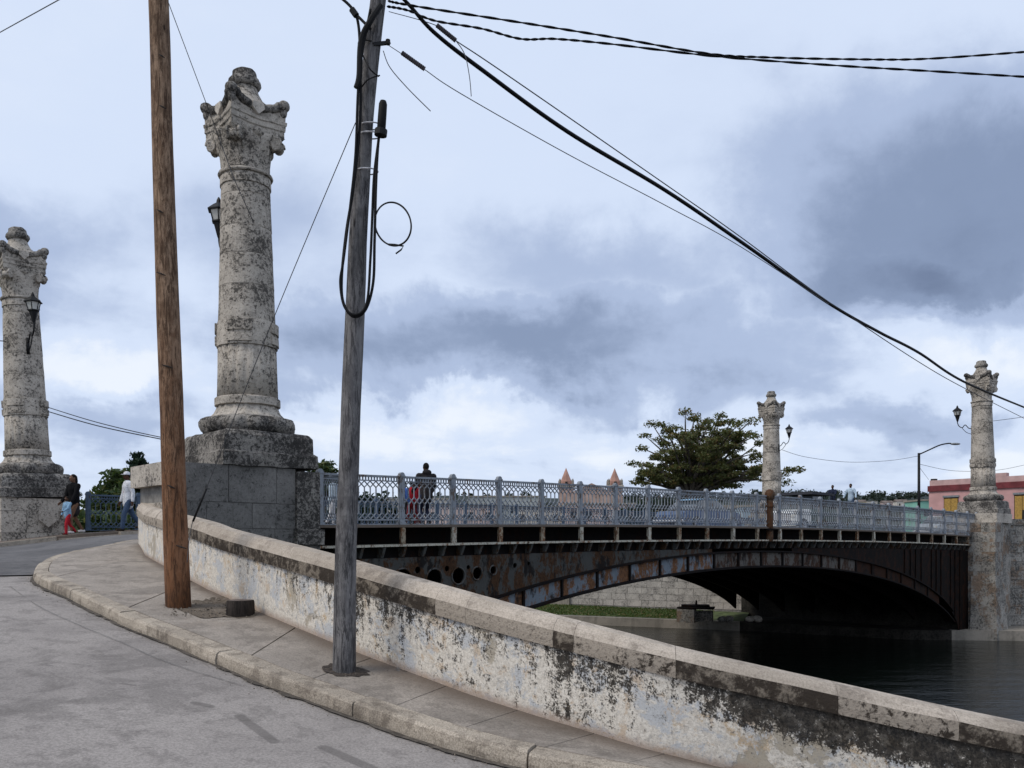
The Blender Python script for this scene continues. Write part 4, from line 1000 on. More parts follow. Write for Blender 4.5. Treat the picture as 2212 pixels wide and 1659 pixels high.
# pedestals built of stone blocks
def block_face(parent, o, du, dn, width, courses, blk, depth, mat, gap=.012, seed=0, skip=0.0):
    """o: outer lower corner (xy); du: run direction; dn: outward normal; courses: list of (e0, e1)"""
    rr = random.Random(seed)
    for ci, (e0, e1) in enumerate(courses):
        x = skip; L0 = blk * (.55 if ci % 2 else 1.0)
        while x < width - .02:
            L = min(L0, width - x); L0 = blk * rr.uniform(.88, 1.12)
            if width - x - L < blk * .35: L = width - x
            pr = rr.uniform(-.006, .008); a, c = x + (gap / 2 if x > 0 else 0), x + L - (gap / 2 if x + L < width - .01 else 0)
            P = []
            ch = .010
            for e, s_ in ((e0 + gap / 2, 0), (e1 - gap / 2, 0)):
                for (q, t) in ((a, pr), (c, pr), (c, -depth), (a, -depth)):
                    P.append((o[0] + du[0] * q + dn[0] * t, o[1] + du[1] * q + dn[1] * t, e))
            b = MB(); b.hexa(P); vs = b.v
            nn = np.cross(np.array((du[0], du[1], 0.)), np.array((0, 0, 1.)))
            if nn[0] * dn[0] + nn[1] * dn[1] < 0: b.f = [tuple(reversed(f)) for f in b.f]
            b.build('stone_block', mat, parent, world=True); x += L
def pedestal(name, label, u0, u1, v0, v1, e0, e1, courses, mat, faces, blk=.95, core=None):
    root = empty(name, uv((u0 + u1) / 2, (v0 + v1) / 2, e0), label, 'pedestal')
    b = MB(); b.uvbox(u0 + .03, u1 - .03, v0 + .03, v1 - .03, e0, e1 - .004); b.build('core', core or MT['mortar'], root, world=True)
    if 'f' in faces: block_face(root, uv(u0, v0), U, -V, u1 - u0, courses, blk, .28, mat, seed=hash(name) % 99)
    if 'l' in faces: block_face(root, uv(u0, v1), -V, -U, v1 - v0 - .28, courses, blk, .28, mat, seed=3)
    return root
random.seed(11)
pd1 = pedestal('column_pedestal', 'grey ashlar block pedestal under the column between the two wooden poles', -1.91, .55, -1.0, 1.0, -1.2, 1.55,
               [(-1.15, -.66), (-.66, -.17), (-.17, .30), (.30, .81), (.81, 1.55)], MT['stone_grey'], '', .95)
block_face(pd1, uv(-1.91, -1.0), U, -V, 2.46, [(-1.15, -.66), (-.66, -.17), (-.17, .30), (.30, .81), (.81, 1.55)], 1.0, .28, MT['stone_grey'], seed=5)
block_face(pd1, uv(-1.91, 1.0), -V, -U, 1.72, [(-1.15, -.66), (-.66, -.17), (-.17, .30), (.30, .81)], .9, .28, MT['stone_pale'], seed=6)  # left side in paler stone than the front: its lighting is put into the colour
b = MB(); b.uvbox(-2.04, -1.45, -.72, 1.06, 1.13, 1.56); rough(b, .015, 3); b.build('cap_stone', MT['stone_pale'], pd1, world=True)
b = MB(); b.uvbox(.56, 1.10, -1.06, 1.0, .30, 1.50); rough(b, .02, 4); b.build('end_pier', MT['stone_dark'], pd1, world=True)
b = MB(); b.uvbox(.53, 1.17, -1.12, .9, -.02, .29); rough(b, .02, 4); b.build('corbel', MT['stone_dark'], pd1, world=True)
b = MB(); b.uvbox(.56, 1.10, -1.04, .9, -1.9, -.03); rough(b, .02, 4); b.build('end_pier', MT['stone_grey'], pd1, world=True)
b = MB(); b.uvbox(1.101, 1.60, -.16, .9, .25, 1.40); rough(b, .02, 4); b.build('end_pier', MT['stone'], pd1, world=True)

pd4 = pedestal('column_pedestal', 'mottled stone pedestal at the picture\'s left edge beside the woman in black', -1.85, .12, 11.9, 14.0, -.6, 1.38, [(-.25, .32), (.32, .98), (.98, 1.38)], MT['stone'], 'fl', 1.25)
b = MB(); P = [(-.55, .98), (.1, .98), (.1, .72), (-.22, .50), (-.55, .72)]
P = [(-.85, 1.02), (-.30, 1.02), (-.30, .72), (-.575, .50), (-.85, .72)]
b.add([tuple(uv(u, v, e)) for v in (11.82, 11.91) for u, e in P], [tuple(range(5))[::-1], tuple(range(5, 10))] + [(i, 5 + i, 5 + (i + 1) % 5, (i + 1) % 5) for i in range(5)]); b.f = [tuple(reversed(f)) for f in b.f]; b.build('carved_shield', MT['stone_pale'], pd4, world=True)
C2E = [(-4.6 + .52 * i, -4.6 + .52 * (i + 1)) for i in range(11)]
pd2 = pedestal('bridge_pier', 'stained stone pier under the column in front of the pink building', 41.35, 42.5, -1.25, 1.2, -6.0, 1.12, C2E, MT['stone_far'], 'fl', .85)
b = MB(); b.uvbox(42.51, 44.7, -.95, 1.2, -6.0, 1.115); b.build('core', MT['stone_far'], pd2, world=True)
b = MB(); b.hexa([uv(40.75, -1.55, -6), uv(42.6, -1.55, -6), uv(42.6, -.9, -6), uv(40.75, -.2, -6), uv(41.2, -1.30, -1.7), uv(42.55, -1.30, -1.7), uv(42.55, -.9, -1.7), uv(41.2, -.1, -1.7)]); rough(b, .03, 1); b.build('battered_base', MT['stone_far'], pd2, world=True)
b = MB(); b.uvbox(42.0, 44.4, -1.12, 1.1, 1.12, 1.62); rough(b, .03, 3); b.build('dado', MT['stone_pale'], pd2, world=True)
b = MB(); b.uvbox(42.2, 44.6, -1.30, -1.20, -.55, 1.1); b.uvbox(42.12, 42.21, -1.3, 1.1, .5, 1.1); rough(b, .02, 3)
pd3 = pedestal('bridge_pier', 'stone pier under the small distant column beside the almond tree', 42.3, 44.8, 11.9, 14.3, -6.0, 1.58, C2E + [(1.12, 1.58)], MT['stone_far'], 'fl', .85)

# ------------------------------------------------------------------ far bank: quay, retaining walls, grass, little ruin
quay = [(60, 44.2), (27, 45.6), (20.9, 46.2), (14.67, 50.3), (1.75, 56.2), (-20, 66), (-60, 84)]
for pts, mt in (([quay[6], quay[5], quay[4], (13.2, 50.97), (14.6, 57.5), (-60, 110)], 'quay'), ([(13.2, 50.97), quay[3], quay[2], (23.0, 46.0), (24.5, 52), (14.6, 57.5)], 'shade_stone'), ([(23.0, 46.0), quay[1], quay[0], (60, 60), (24.5, 52)], 'quay')):  # middle stretch blackened in colour for the shade under the bridge
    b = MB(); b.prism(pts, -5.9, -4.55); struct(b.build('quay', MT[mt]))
def stone_wall(name, label, a, c, e0, courses, h, blk, mat, top, seed):
    a, c = np.array(a), np.array(c); L = np.linalg.norm(c - a); du = (c - a) / L; dn = np.array((du[1], -du[0]))
    root = empty(name, (a[0], a[1], e0), label, 'wall')
    b = MB(); P = []
    for e in (e0 - .6, top):
        for q, t in ((0, -.03), (L, -.03), (L, -.6), (0, -.6)): P.append((a[0] + du[0] * q + dn[0] * t, a[1] + du[1] * q + dn[1] * t, e))
    b.hexa(P); b.build('core', MT['mortar'], root, world=True)
    block_face(root, a, du, dn, L, [(e0 + h * i, e0 + h * (i + 1)) for i in range(courses)], blk, .25, mat, gap=.02, seed=seed)
    b = MB(); P = []
    for e in (e0 + h * courses + .01, top + .1):
        for q, t in ((0, .06), (L, .06), (L, -.65), (0, -.65)): P.append((a[0] + du[0] * q + dn[0] * t, a[1] + du[1] * q + dn[1] * t, e))
    b.hexa(P); b.build('parapet', mat, root, world=True)
    return root
stone_wall('retaining_wall', 'pale ashlar retaining wall seen through the bridge arch above the grass', (3.9, 63.3), (16.6, 56.6), -4.35, 8, .44, .95, stone('pale_ashlar', (.52, .485, .44), (.36, .335, .305), (.11, .105, .10), .30, .8, .45, .6), .9, 4)
stone_wall('retaining_wall', 'mottled retaining wall on the far quay beside the last column', (26.3, 48.75), (31.5, 48.6), -4.5, 11, .50, .8, MT['stone_far'], 1.25, 8)
b = MB(); b.box((1.6, 64.2, -4.0), (5.5, .6, 1.1), R(-20)); tag(b.build('low_wall', MT['quay']), 'low concrete wall at the grass end, seen under the arch', 'wall')
# grass strip: soil sheet and blades
gq = [(-12, 63.1), (1.6, 56.7), (13.5, 51.3), (15.0, 55.5), (3.7, 63.0), (-10, 69)]
b = MB(); b.add([(p[0], p[1], -4.53 if i in (0, 1, 2) else -4.36) for i, p in enumerate(gq)], [(0, 1, 2, 3, 4, 5)]); struct(b.build('grass_ground', MT['soil_grass']))
NB = 16000; A0, A1, A2, A3 = (np.array(q) for q in ((-8, 61.2), (11.2, 52.5), (13.0, 56.6), (0, 64.0)))
s_ = RNG.random(NB)[:, None]; t_ = RNG.random(NB)[:, None]
base = (A0 * (1 - s_) + A1 * s_) * (1 - t_) + (A3 * (1 - s_) + A2 * s_) * t_; ez = -4.53 + .17 * t_[:, 0]
an = RNG.random(NB) * 6.28; w = .05 + .04 * RNG.random(NB); hgt = .04 + .10 * RNG.random(NB) ** 3
vs = np.zeros((NB, 3, 3)); vs[:, 0, :2] = base + np.c_[np.cos(an), np.sin(an)] * w[:, None]; vs[:, 1, :2] = base - np.c_[np.cos(an), np.sin(an)] * w[:, None]; vs[:, 2, :2] = base + RNG.normal(0, .05, (NB, 2))
vs[:, 0, 2] = vs[:, 1, 2] = ez; vs[:, 2, 2] = ez + hgt
b = MB(); b.v = [tuple(p) for p in vs.reshape(-1, 3)]; b.f = [(3 * i, 3 * i + 1, 3 * i + 2) for i in range(NB)]; b.m = [0] * NB
tag(b.build('grass', MT['grass']), 'green grass growing on the far quay under the arch', 'grass', kind='stuff')
rn = at(1505, 1338, 50.9); rn[2] = -4.55
ru = empty('stone_hut_ruin', rn, 'small broken stone hut with dark sagging roof slabs on the far quay', 'ruin')
b = MB(); b.box((-.55, .2, .36), (1.0, .9, .74), R(-20)); rough(b, .05, 2); b.build('hut_wall', MT['stone_far'], ru)
b = MB(); b.box((.5, .3, .32), (1.0, .8, .62), R(-15)); rough(b, .05, 2, 5); b.build('hut_wall', MT['stone_dark'], ru)
b = MB(); b.box((0, .2, .80), (2.1, 1.0, .10), R(-18)); b.box((.0, .3, .93), (1.6, .7, .12), R(-10)); rough(b, .06, 2, 7); b.build('roof_slab', MT['rustdark'], ru)
b = MB(); b.tube([(0, .2, .85), (.02, .2, 1.25)], [.10, .05], 7); b.build('vent_stub', MT['rustdark'], ru)
for i, (x, y) in enumerate(((1560, 1336), (1575, 1339), (1620, 1330), (1636, 1332))):
    p = at(x, y, 51.0); p[2] = -4.5; b = MB(); b.ell((0, 0, .12), (.30, .25, .18), 9, 6); rough(b, .07, 3, i); o = b.build('rubble_stone', MT['stone_far'] if i < 2 else MT['stone_pale'], None, smooth=False); o.location = tuple(p)
    tag(o, ('loose stone beside the hut ruin on the quay', 'second loose stone beside the hut ruin on the quay', 'pale loose stone near the dark end of the quay', 'outermost pale stone in the shade under the arch')[i], 'stone', 'loose stones on the quay')

# ------------------------------------------------------------------ utility poles and cables
def wood_pole(base, top, r0, r1, mat, label, seed, bend=None):
    root = empty('utility_pole', base, label, 'utility pole', 'wooden utility poles on the pavement'); d = Vector(top) - Vector(base); b = MB(); path = []; rad = []
    N = 46
    for i in range(N):
        t = i / (N - 1); p = Vector((0, 0, -.25)) * (1 - t) + d * t
        if bend: p.x += float(np.interp(p.z + base[2], [q[1] for q in bend], [q[0] for q in bend])) - (base[0] + p.x)
        p += Vector((mnoise.noise(Vector((seed, t * 3, 0))), mnoise.noise(Vector((seed, 0, t * 3))), 0)) * .025
        path.append(p); rad.append((r0 + (r1 - r0) * t) * (1 + .02 * mnoise.noise(Vector((t * 30, seed, 2)))))
    b.tube(path, rad, 20); vs = []
    for v in b.v:
        n = mnoise.noise(Vector((v[0] * 14, v[1] * 14, v[2] * .5 + seed))) * .006; vs.append((v[0] * 1 + n, v[1] + n, v[2]))
    b.v = vs; b.build('pole_shaft', mat, root, smooth=True); return root
bp = px_on_walk(387, 1311); BD = bp[1]
brown = wood_pole(bp, np.array(at(332, -230, BD)), .152, .112, MT['wood_brown'], 'thick brown leaning wooden pole standing in the soil patch', 3)
gp = px_on_walk(744, 1450); GD = gp[1]
bz = [(744, 1470), (745, 1400), (748, 1200), (757, 900), (763, 760), (772, 518), (789, 260), (803, 120), (818, 0), (834, -140), (850, -270)]
grey = wood_pole(gp, np.array(at(833, -260, GD)), .108, .066, MT['wood_grey'], 'weathered grey wooden pole hung with black cable loops', 9, bend=[(at(x, y, GD)[0], at(x, y, GD)[2]) for x, y in bz])
# knots / drying splits on the brown pole
for (x, y, l) in ((350, 120, 12), (348, 590, 20), (352, 230, 14), (362, 790, 24), (346, 455, 14), (370, 1050, 16), (392, 1180, 22)):
    a = at(x - l * .5, y - 2, BD - .14); c = at(x + l * .5, y + 5, BD - .145); b = MB(); b.tube([a, (a + c) / 2 + np.array((0, -.008, 0)), c], [.006, .012, .005], 6); b.build('wood_split', MT['wood_dark'], brown, world=True)
def cable_obj(name, pts, r, mat, label, cat='cable', group='overhead cables', n=6):
    b = MB(); b.tube(pts, r, n); o = b.build(name, mat, None, smooth=True); return tag(o, label, cat, group)
def plan(pxs, z0, z1, n=60, smooth=True):
    A = at(pxs[0][0], pxs[0][1], z0); B = at(pxs[-1][0], pxs[-1][1], z1); P = [A]
    for (x, y) in pxs[1:-1]:
        r = (x - CX0) / FPX; dX, dY = B[0] - A[0], B[1] - A[1]; t = (r * A[1] - A[0]) / (dX - r * dY); Y = A[1] + dY * t; P.append(at(x, y, Y))
    P.append(B); return spline(P, n) if smooth else np.array(P)
def ext(P, dist, start=False):
    P = np.asarray(P); a, b_ = (P[0], P[2]) if start else (P[-1], P[-3]); d_ = (a - b_) / np.linalg.norm(a - b_); E = np.array([a + d_ * dist * t for t in np.linspace(.12, 1, 8)])
    return np.vstack([E[::-1], P]) if start else np.vstack([P, E])
main_c = plan([(845, -30), (885, 12), (940, 72), (1040, 150), (1230, 287), (1440, 413), (1600, 522), (1790, 655), (1900, 718), (1985, 762), (2085, 826), (2215, 881)], GD, 43.5, 120)
main_c = ext(main_c, 18)
cable_obj('overhead_cable', main_c, np.linspace(.016, .043, len(main_c)), MT['rubber'], 'thick black cable sweeping down from the grey pole to the far column')
cable_obj('overhead_cable', ext(plan([(840, 25), (942, 55), (985, 88), (1100, 165), (1440, 400), (1600, 512), (1790, 652), (1985, 782), (2090, 842), (2215, 905)], GD, 43.0, 100), 18), np.linspace(.003, .015, 108), MT['wire'], 'thin wire just above the thick black cable')
cable_obj('overhead_cable', plan([(832, 93), (870, 118), (917, 150), (1000, 205), (1230, 335), (1440, 445), (1600, 533), (1790, 657)], GD, 18.2, 100), np.linspace(.003, .007, 100), MT['wire'], 'thin wire below the thick black cable, held by the lower dark grip')
for pts, lab in (((( 838, 2), (900, 14), (1120, 48), (1320, 80), (1530, 116), (1660, 124), (1850, 128), (2000, 127), (2215, 112)), 'upper of the two twisted cables crossing to the picture\'s right edge'),
                 (((836, 14), (880, 22), (940, 45), (1040, 62), (1125, 84), (1200, 84), (1320, 95), (1550, 122), (1800, 141), (2000, 153), (2215, 166)), 'lower of the two twisted cables crossing to the picture\'s right edge')):
    P = plan(pts, GD, 9.6, 420); st_ = np.linalg.norm(P[-1] - P[-2]); d_ = (P[-1] - P[-4]) / np.linalg.norm(P[-1] - P[-4]); P = np.vstack([P, [P[-1] + d_ * st_ * i + np.array((0, 0, .00002 * i * i)) for i in range(1, 500)]]); b = MB()
    for ph in (0, math.pi):
        q = []
        for i, p in enumerate(P):
            a = ph + i * .30; q.append((p[0], p[1] + .0062 * math.cos(a), p[2] + .0062 * math.sin(a)))
        b.tube(q, .0068, 5)
    tag(b.build('overhead_cable', MT['rubber'], None, smooth=True), lab, 'cable', 'overhead cables')
gy = np.vstack([at(768, 265, GD - .08), at(590, 690, GD + 1.05), at(440, 1070, GD + 2.0), at(414, 1135, GD + 2.12), at(404, 1215, GD + 2.05)])
cable_obj('guy_wire', spline(gy, 40), .005, MT['wire'], 'slanting guy wire from the grey pole to the foot of the brown pole', 'wire')
b = MB(); b.tube([at(446, 1055, GD + 1.97), at(417, 1126, GD + 2.1)], .013, 8); tag(b.build('guy_sleeve', MT['black'], None, smooth=True), 'dark sleeve on the lower end of the slanting guy wire', 'sleeve')
cable_obj('overhead_cable', np.array([at(358, -10, BD), at(445, 222, 17.9), at(505, 385, 18.0), at(546, 476, 18.05)]), [.005, .008, .008, .008], MT['wire'], 'thin wire from the brown pole down to the nearest column')
cable_obj('overhead_cable', ext(ext(plan([(-40, 92), (130, -2), (180, -28)], 14, 11, 20), 12), 14, True), .007, MT['wire'], 'short wire crossing the picture\'s upper left corner')
cable_obj('overhead_cable', ext(plan([(104, 880), (220, 915), (345, 944), (470, 968)], 27.4, 50, 30), 60), np.linspace(.012, .03, 38), MT['wire'], 'upper of two thin wires from the left column behind the brown pole')
cable_obj('overhead_cable', ext(plan([(104, 889), (220, 922), (345, 948), (470, 972)], 27.4, 50, 30), 60), np.linspace(.015, .034, 38), MT['wire'], 'lower of two thin wires from the left column behind the brown pole')
cable_obj('overhead_cable', ext(plan([(-20, 735), (12, 737)], 26, 27, 6), 25, True), .016, MT['wire'], 'stub of wire fixed to the outer side of the left column')
cable_obj('overhead_cable', plan([(1690, 972), (1740, 987), (1830, 998), (1920, 995), (1984, 985)], 57.5, 60, 30), .014, MT['wire'], 'sagging wire between the distant column and the street lamp')
cable_obj('overhead_cable', ext(plan([(1988, 1003), (2060, 1017), (2150, 1016), (2215, 1004)], 60, 66, 30), 20), .014, MT['wire'], 'sagging wire from the street lamp past the last column')
cable_obj('overhead_cable', ext(plan([(2140, 910), (2180, 905), (2215, 900)], 48.4, 48, 10), 20), .014, MT['wire'], 'thin wire fixed to the outer side of the last column')
cable_obj('overhead_cable', plan([(1988, 1012), (2006, 1036)], 60, 74, 6), .014, MT['wire'], 'short wire from the street lamp to the pink building')
# fittings and loops on the grey pole
GZ = GD - .13
fit = grey
b = MB(); b.tube(spline([at(728, -12, GZ), at(762, 20, GZ), at(775, 60, GZ + .02), at(778, 150, GZ + .02), at(778, 260, GZ + .02), at(764, 400, GZ), at(748, 500, GZ), at(738, 600, GZ - .02), at(742, 655, GZ - .03), at(764, 684, GZ - .04), at(790, 668, GZ - .03), at(806, 610, GZ - .01), at(809, 520, GZ), at(812, 400, GZ), at(816, 320, GZ), at(820, 285, GZ)], 120), .0135, 7)
tag(b.build('cable_loop', MT['rubber'], None, smooth=True), 'outer long black cable loop hanging on the grey pole', 'cable', 'cable loops on the grey pole')
b = MB(); b.tube(spline([at(800, 20, GZ), at(776, 160, GZ), at(768, 330, GZ), at(757, 440, GZ - .01), at(742, 560, GZ - .02), at(735, 610, GZ - .03), at(744, 662, GZ - .05), at(768, 680, GZ - .06), at(792, 655, GZ - .04), at(800, 560, GZ - .02), at(804, 470, GZ), at(808, 380, GZ), at(818, 300, GZ)], 110), .0125, 7)
tag(b.build('cable_loop', MT['rubber'], None, smooth=True), 'inner long black cable loop hanging on the grey pole', 'cable', 'cable loops on the grey pole')
ring = [at(849 + 39 * math.cos(t) + 4 * math.sin(t), 484 + 47 * math.sin(t), GZ + .1 * math.cos(t + 2.3)) for t in np.linspace(math.pi * .62, math.pi * 2.62, 40)]
ring = ring + [at(872, 532, GZ), at(855, 548, GZ)]
b = MB(); b.tube(spline(ring, 80), .0085, 6); tag(b.build('cable_coil', MT['rubber'], None, smooth=True), 'small round coil of cable sticking out from the grey pole', 'cable')
for nm, pts, r, lab in (('loose_wire', ((828, 110), (842, 145), (880, 190), (930, 240)), .0045, 'loose wire end hanging from the grey pole'), ('loose_wire', ((985, 88), (1004, 118), (1014, 165), (1018, 208)), .0045, 'loose wire end hanging from the upper dark grip')):
    cable_obj(nm, spline([at(x, y, GD - .02 + (.25 if x > 950 else 0)) for x, y in pts], 24), r, MT['wire'], lab, 'wire', 'loose wire ends')
for (x0, y0, x1, y1, dz, lab) in ((868, 114, 917, 149, .17, 'lower dark cable grip near the grey pole'), (943, 54, 985, 88, .36, 'upper dark cable grip further from the grey pole')):
    p0, p1 = at(x0, y0, GD + dz * .8), at(x1, y1, GD + dz); N = 26; b = MB()
    b.tube([p0 + (p1 - p0) * t for t in np.linspace(0, 1, N)], [.020 + .004 * (i % 2) for i in range(N)], 8); tag(b.build('cable_grip', MT['sleeve'], None), lab, 'cable grip', 'cable grips')
b = MB(); c0, c1 = at(823, 288, GZ - .02), at(828, 216, GZ - .02); b.tube([c0, c0 * .96 + c1 * .04, c0 * .5 + c1 * .5, c0 * .12 + c1 * .88, c0 * .03 + c1 * .97, c1], [.030, .040, .040, .038, .028, .008], 14); cl = b.build('splice_closure', MT['rubber'], None, smooth=True)
tag(cl, 'black capsule-shaped cable splice strapped to the grey pole', 'splice box')
b = MB(); b.tube([at(822, 293, GZ - .02), at(823.5, 280, GZ - .02)], .058, 14); b.build('closure_base', MT['black'], cl)
for (x, y) in ((802, 272), (800, 292), (793, 370), (793, 95)):
    c = at(x, y, GD); b = MB(); rr_ = .082 + .02 * (y > 250)
    b.tube([(c[0] + rr_ * math.cos(t), c[1] + rr_ * math.sin(t), c[2] + .012 * math.sin(t)) for t in np.linspace(0, 2 * math.pi, 24, endpoint=False)], .007, 5, closed=True); b.build('pole_clamp', MT['clamp'] if y > 100 else MT['black'], grey, world=True)
b = MB(); b.bar(at(806, 96, GD - .06), at(842, 92, GD + .02), .03, .03); b.tube([at(838, 96, GD), at(838, 86, GD)], .022, 8); b.build('hook_bracket', MT['black'], grey, world=True)
b = MB(); b.bar(at(768, 30, GD - .05), at(800, 62, GD - .1), .03, .025); b.tube([at(760, 20, GZ), at(770, 34, GZ)], .03, 8); b.build('hook_bracket', MT['black'], grey, world=True)
b = MB(); b.tube(spline([at(822, 12, GZ + .03), at(800, 45, GZ - .02), at(780, 90, GZ), at(776, 165, GZ), at(770, 190, GZ)], 24), [.028] * 24, 8); b.build('cable_bundle', MT['rubber'], grey, world=True)
b = MB(); b.tube(spline([at(784, 120, GZ + .02), at(800, 150, GZ - .04), at(818, 165, GD - .05)], 16), .007, 6); b.tube(spline([at(780, 190, GZ + .03), at(795, 172, GZ - .03), at(820, 163, GD - .05)], 16), .007, 6); b.build('tie_wire', MT['rubber'], grey, world=True)

# street lamp beyond the bridge
lp = at(1985, 1174, 60); lp[2] = .22
sl = empty('street_lamp', lp, 'tall dark street lamp with a long curved arm beyond the bridge', 'street lamp')
b = MB(); b.tube([(0, 0, 0), (0, 0, 5.95)], [.10, .085], 10); b.build('lamp_pole', MT['black'], sl, smooth=True)
arm = spline([(0, 0, 5.85), (.6, 0, 6.12), (1.4, 0, 6.48), (1.95, 0, 6.60), (2.2, 0, 6.60)], 16); b = MB(); b.tube(arm, .045, 8); b.build('lamp_arm', MT['black'], sl, smooth=True)
b = MB(); b.ell((2.48, 0, 6.57), (.36, .14, .085), 12, 7); b.build('lamp_head', MT['metal_grey'], sl, smooth=True)

# ------------------------------------------------------------------ trees
def leaves(name, centers, radii, per, size, mat, parent, flat=.5, seed=0):
    rg = np.random.default_rng(seed); C = np.repeat(np.asarray(centers), per, axis=0); Rr = np.repeat(np.asarray(radii), per, axis=0); n = len(C)
    d = rg.normal(size=(n, 3)); d /= np.linalg.norm(d, axis=1)[:, None]; P = C + d * (rg.random(n) ** .5)[:, None] * Rr
    nz = rg.normal(size=(n, 3)) * (1 - flat) + np.array((0, 0, flat)); nz /= np.linalg.norm(nz, axis=1)[:, None]
    a = np.cross(nz, rg.normal(size=(n, 3))); a /= np.linalg.norm(a, axis=1)[:, None]; bt = np.cross(nz, a); s = (size * (.6 + .8 * rg.random(n)))[:, None]
    vs = np.stack([P - a * s, P + bt * s * .42, P + a * s, P - bt * s * .42], axis=1).reshape(-1, 3)
    me = bpy.data.meshes.new(name); me.vertices.add(4 * n); me.vertices.foreach_set('co', vs.astype(np.float32).ravel()); me.loops.add(4 * n); me.loops.foreach_set('vertex_index', np.arange(4 * n, dtype=np.int32))
    me.polygons.add(n); me.polygons.foreach_set('loop_start', np.arange(0, 4 * n, 4, dtype=np.int32)); me.update(); me.validate(); me.materials.append(mat)
    o = bpy.data.objects.new(name, me); COL.objects.link(o); o.parent = parent; return o
def tree(name, loc, label, trunk_h, trunk_r, ends, mat, per, size, crad, seed, flat=.5, group=None, lean=(0, 0)):
    """ends: list of branch-end points, relative to the foot"""
    root = empty(name, loc, label, 'tree', group); rr = random.Random(seed); b = MB(); top = Vector((lean[0], lean[1], trunk_h))
    b.tube(spline([(0, 0, -.4), (lean[0] * .3, lean[1] * .3, trunk_h * .4), tuple(top)], 8), np.linspace(trunk_r, trunk_r * .7, 8), 9); tk = b.build('trunk', MT['bark'], root, smooth=True)
    centers = []; rads = []; lb = MB()
    for e in ends:
        e = Vector(e); m = top.lerp(e, .5) + Vector((rr.uniform(-.3, .3), rr.uniform(-.3, .3), rr.uniform(.0, .35) * (e - top).length * .35))
        pts = spline([tuple(top - Vector((0, 0, rr.uniform(.05, .4)))), tuple(m), tuple(e)], 7); lb.tube(pts, np.linspace(trunk_r * rr.uniform(.28, .5), .02, 7), 5)
        centers.append(tuple(e)); rads.append((crad * rr.uniform(.7, 1.25), crad * rr.uniform(.7, 1.25), crad * rr.uniform(.30, .55)))
        for _ in range(2):
            q = Vector(pts[rr.choice((3, 4, 5))]) + Vector((rr.uniform(-1, 1), rr.uniform(-1, 1), rr.uniform(-.15, .45))) * crad * .9
            lb.tube([pts[3], tuple(q)], [.03, .012], 4); centers.append(tuple(q)); rads.append((crad * .75, crad * .75, crad * .34))
    lb.build('limbs', MT['bark'], root, smooth=True)['kind'] = 'stuff'
    leaves('crown', centers, rads, per, size, mat, root, flat, seed); return root
rr = random.Random(5); TZ = 69.0; foot = at(1492, 1174, TZ); foot[2] = .2
sc = TZ / FPX; ends = []
outline = [(1372, 1000), (1378, 1040), (1392, 965), (1400, 935), (1412, 912), (1440, 912), (1470, 898), (1500, 902), (1530, 906), (1560, 896), (1590, 905), (1612, 915), (1618, 938), (1632, 960), (1640, 985), (1645, 1010), (1640, 1040), (1420, 1040), (1450, 1045), (1600, 1045), (1700, 1022), (1712, 1018), (1706, 1040), (1560, 1050)]
for (x, y) in outline: ends.append(((x - 1492) * sc, rr.uniform(-2, 2), (HORIZ - y) * sc - .2))
while len(ends) < 105:
    a, q = rr.uniform(0, math.pi), rr.random() ** .5; x = 1512 + 125 * q * math.cos(a); y = 1035 - 122 * q * math.sin(a)
    ends.append(((x - 1492) * sc, rr.uniform(-4.0, 4.0), (HORIZ - y) * sc - .2))
tree('almond_tree', foot, 'broad dark-leaved almond tree beyond the railing, beside the distant column', 3.7, .42, ends, MT['leaf_almond'], 125, .125, .70, 5, .5)
def bushy(name, cx, cy, wpx, hpx, dep, label, mat, n, seed, per=90, size=.17, crad=.7, group='trees on the left bank', e0=-.4):
    rr = random.Random(seed); f = at(cx, HORIZ, dep); f[2] = e0; s = dep / FPX; E = []
    for _ in range(n):
        a, q = rr.uniform(-.15, math.pi + .15), rr.random() ** .45; x = wpx * q * math.cos(a); y = cy - hpx * q * math.sin(a)
        E.append((x * s, rr.uniform(-1, 1) * wpx * s * .5, (HORIZ - y) * s - e0))
    return tree(name, f, label, (HORIZ - cy) * s * .6 - e0 * .6, .16, E, mat, per, size, crad, seed, .35, group)
bushy('leafy_tree', 262, 1085, 66, 70, 46, 'rounded leafy tree behind the far railing and the man in white', MT['leaf_green'], 26, 21)
bushy('leafy_tree', 330, 1080, 48, 60, 44, 'leafy tree behind the far railing, beside the pedestal cap', MT['leaf_green'], 18, 22)
bushy('dark_conifer', 298, 1045, 13, 66, 55, 'narrow dark conifer top rising above the leafy trees', MT['leaf_dark'], 22, 23, per=70, size=.16, crad=.4, group=None)
bushy('leafy_tree', 700, 1045, 24, 48, 60, 'small leafy tree top just right of the nearest column', MT['leaf_green'], 10, 24, group='trees beyond the bridge')
bushy('leafy_tree', 780, 1130, 110, 62, 80, 'bushes behind the railing beside the grey pole', MT['leaf_dark'], 26, 25, per=60, size=.3, crad=1.2, group='trees beyond the bridge', e0=-3)
bushy('leafy_tree', 1430, 1130, 90, 50, 95, 'dark bushes low behind the railing under the almond tree', MT['leaf_dark'], 24, 26, per=60, size=.3, crad=1.3, group='trees beyond the bridge', e0=-1)
bushy('leafy_tree', 215, 1150, 60, 45, 36, 'low bushes showing through the far railing', MT['leaf_green'], 18, 27, per=70, size=.2, crad=.8)
bushy('leafy_tree', 300, 1150, 40, 40, 37, 'low bushes showing through the railing behind the man in white', MT['leaf_green'], 12, 28, per=70, size=.2, crad=.8)
bushy('leafy_tree', 1722, 1092, 22, 14, 110, 'dark bush top between the distant column and the canopied truck', MT['leaf_dark'], 10, 29, per=60, size=.3, crad=.9, group='trees beyond the bridge', e0=.2)

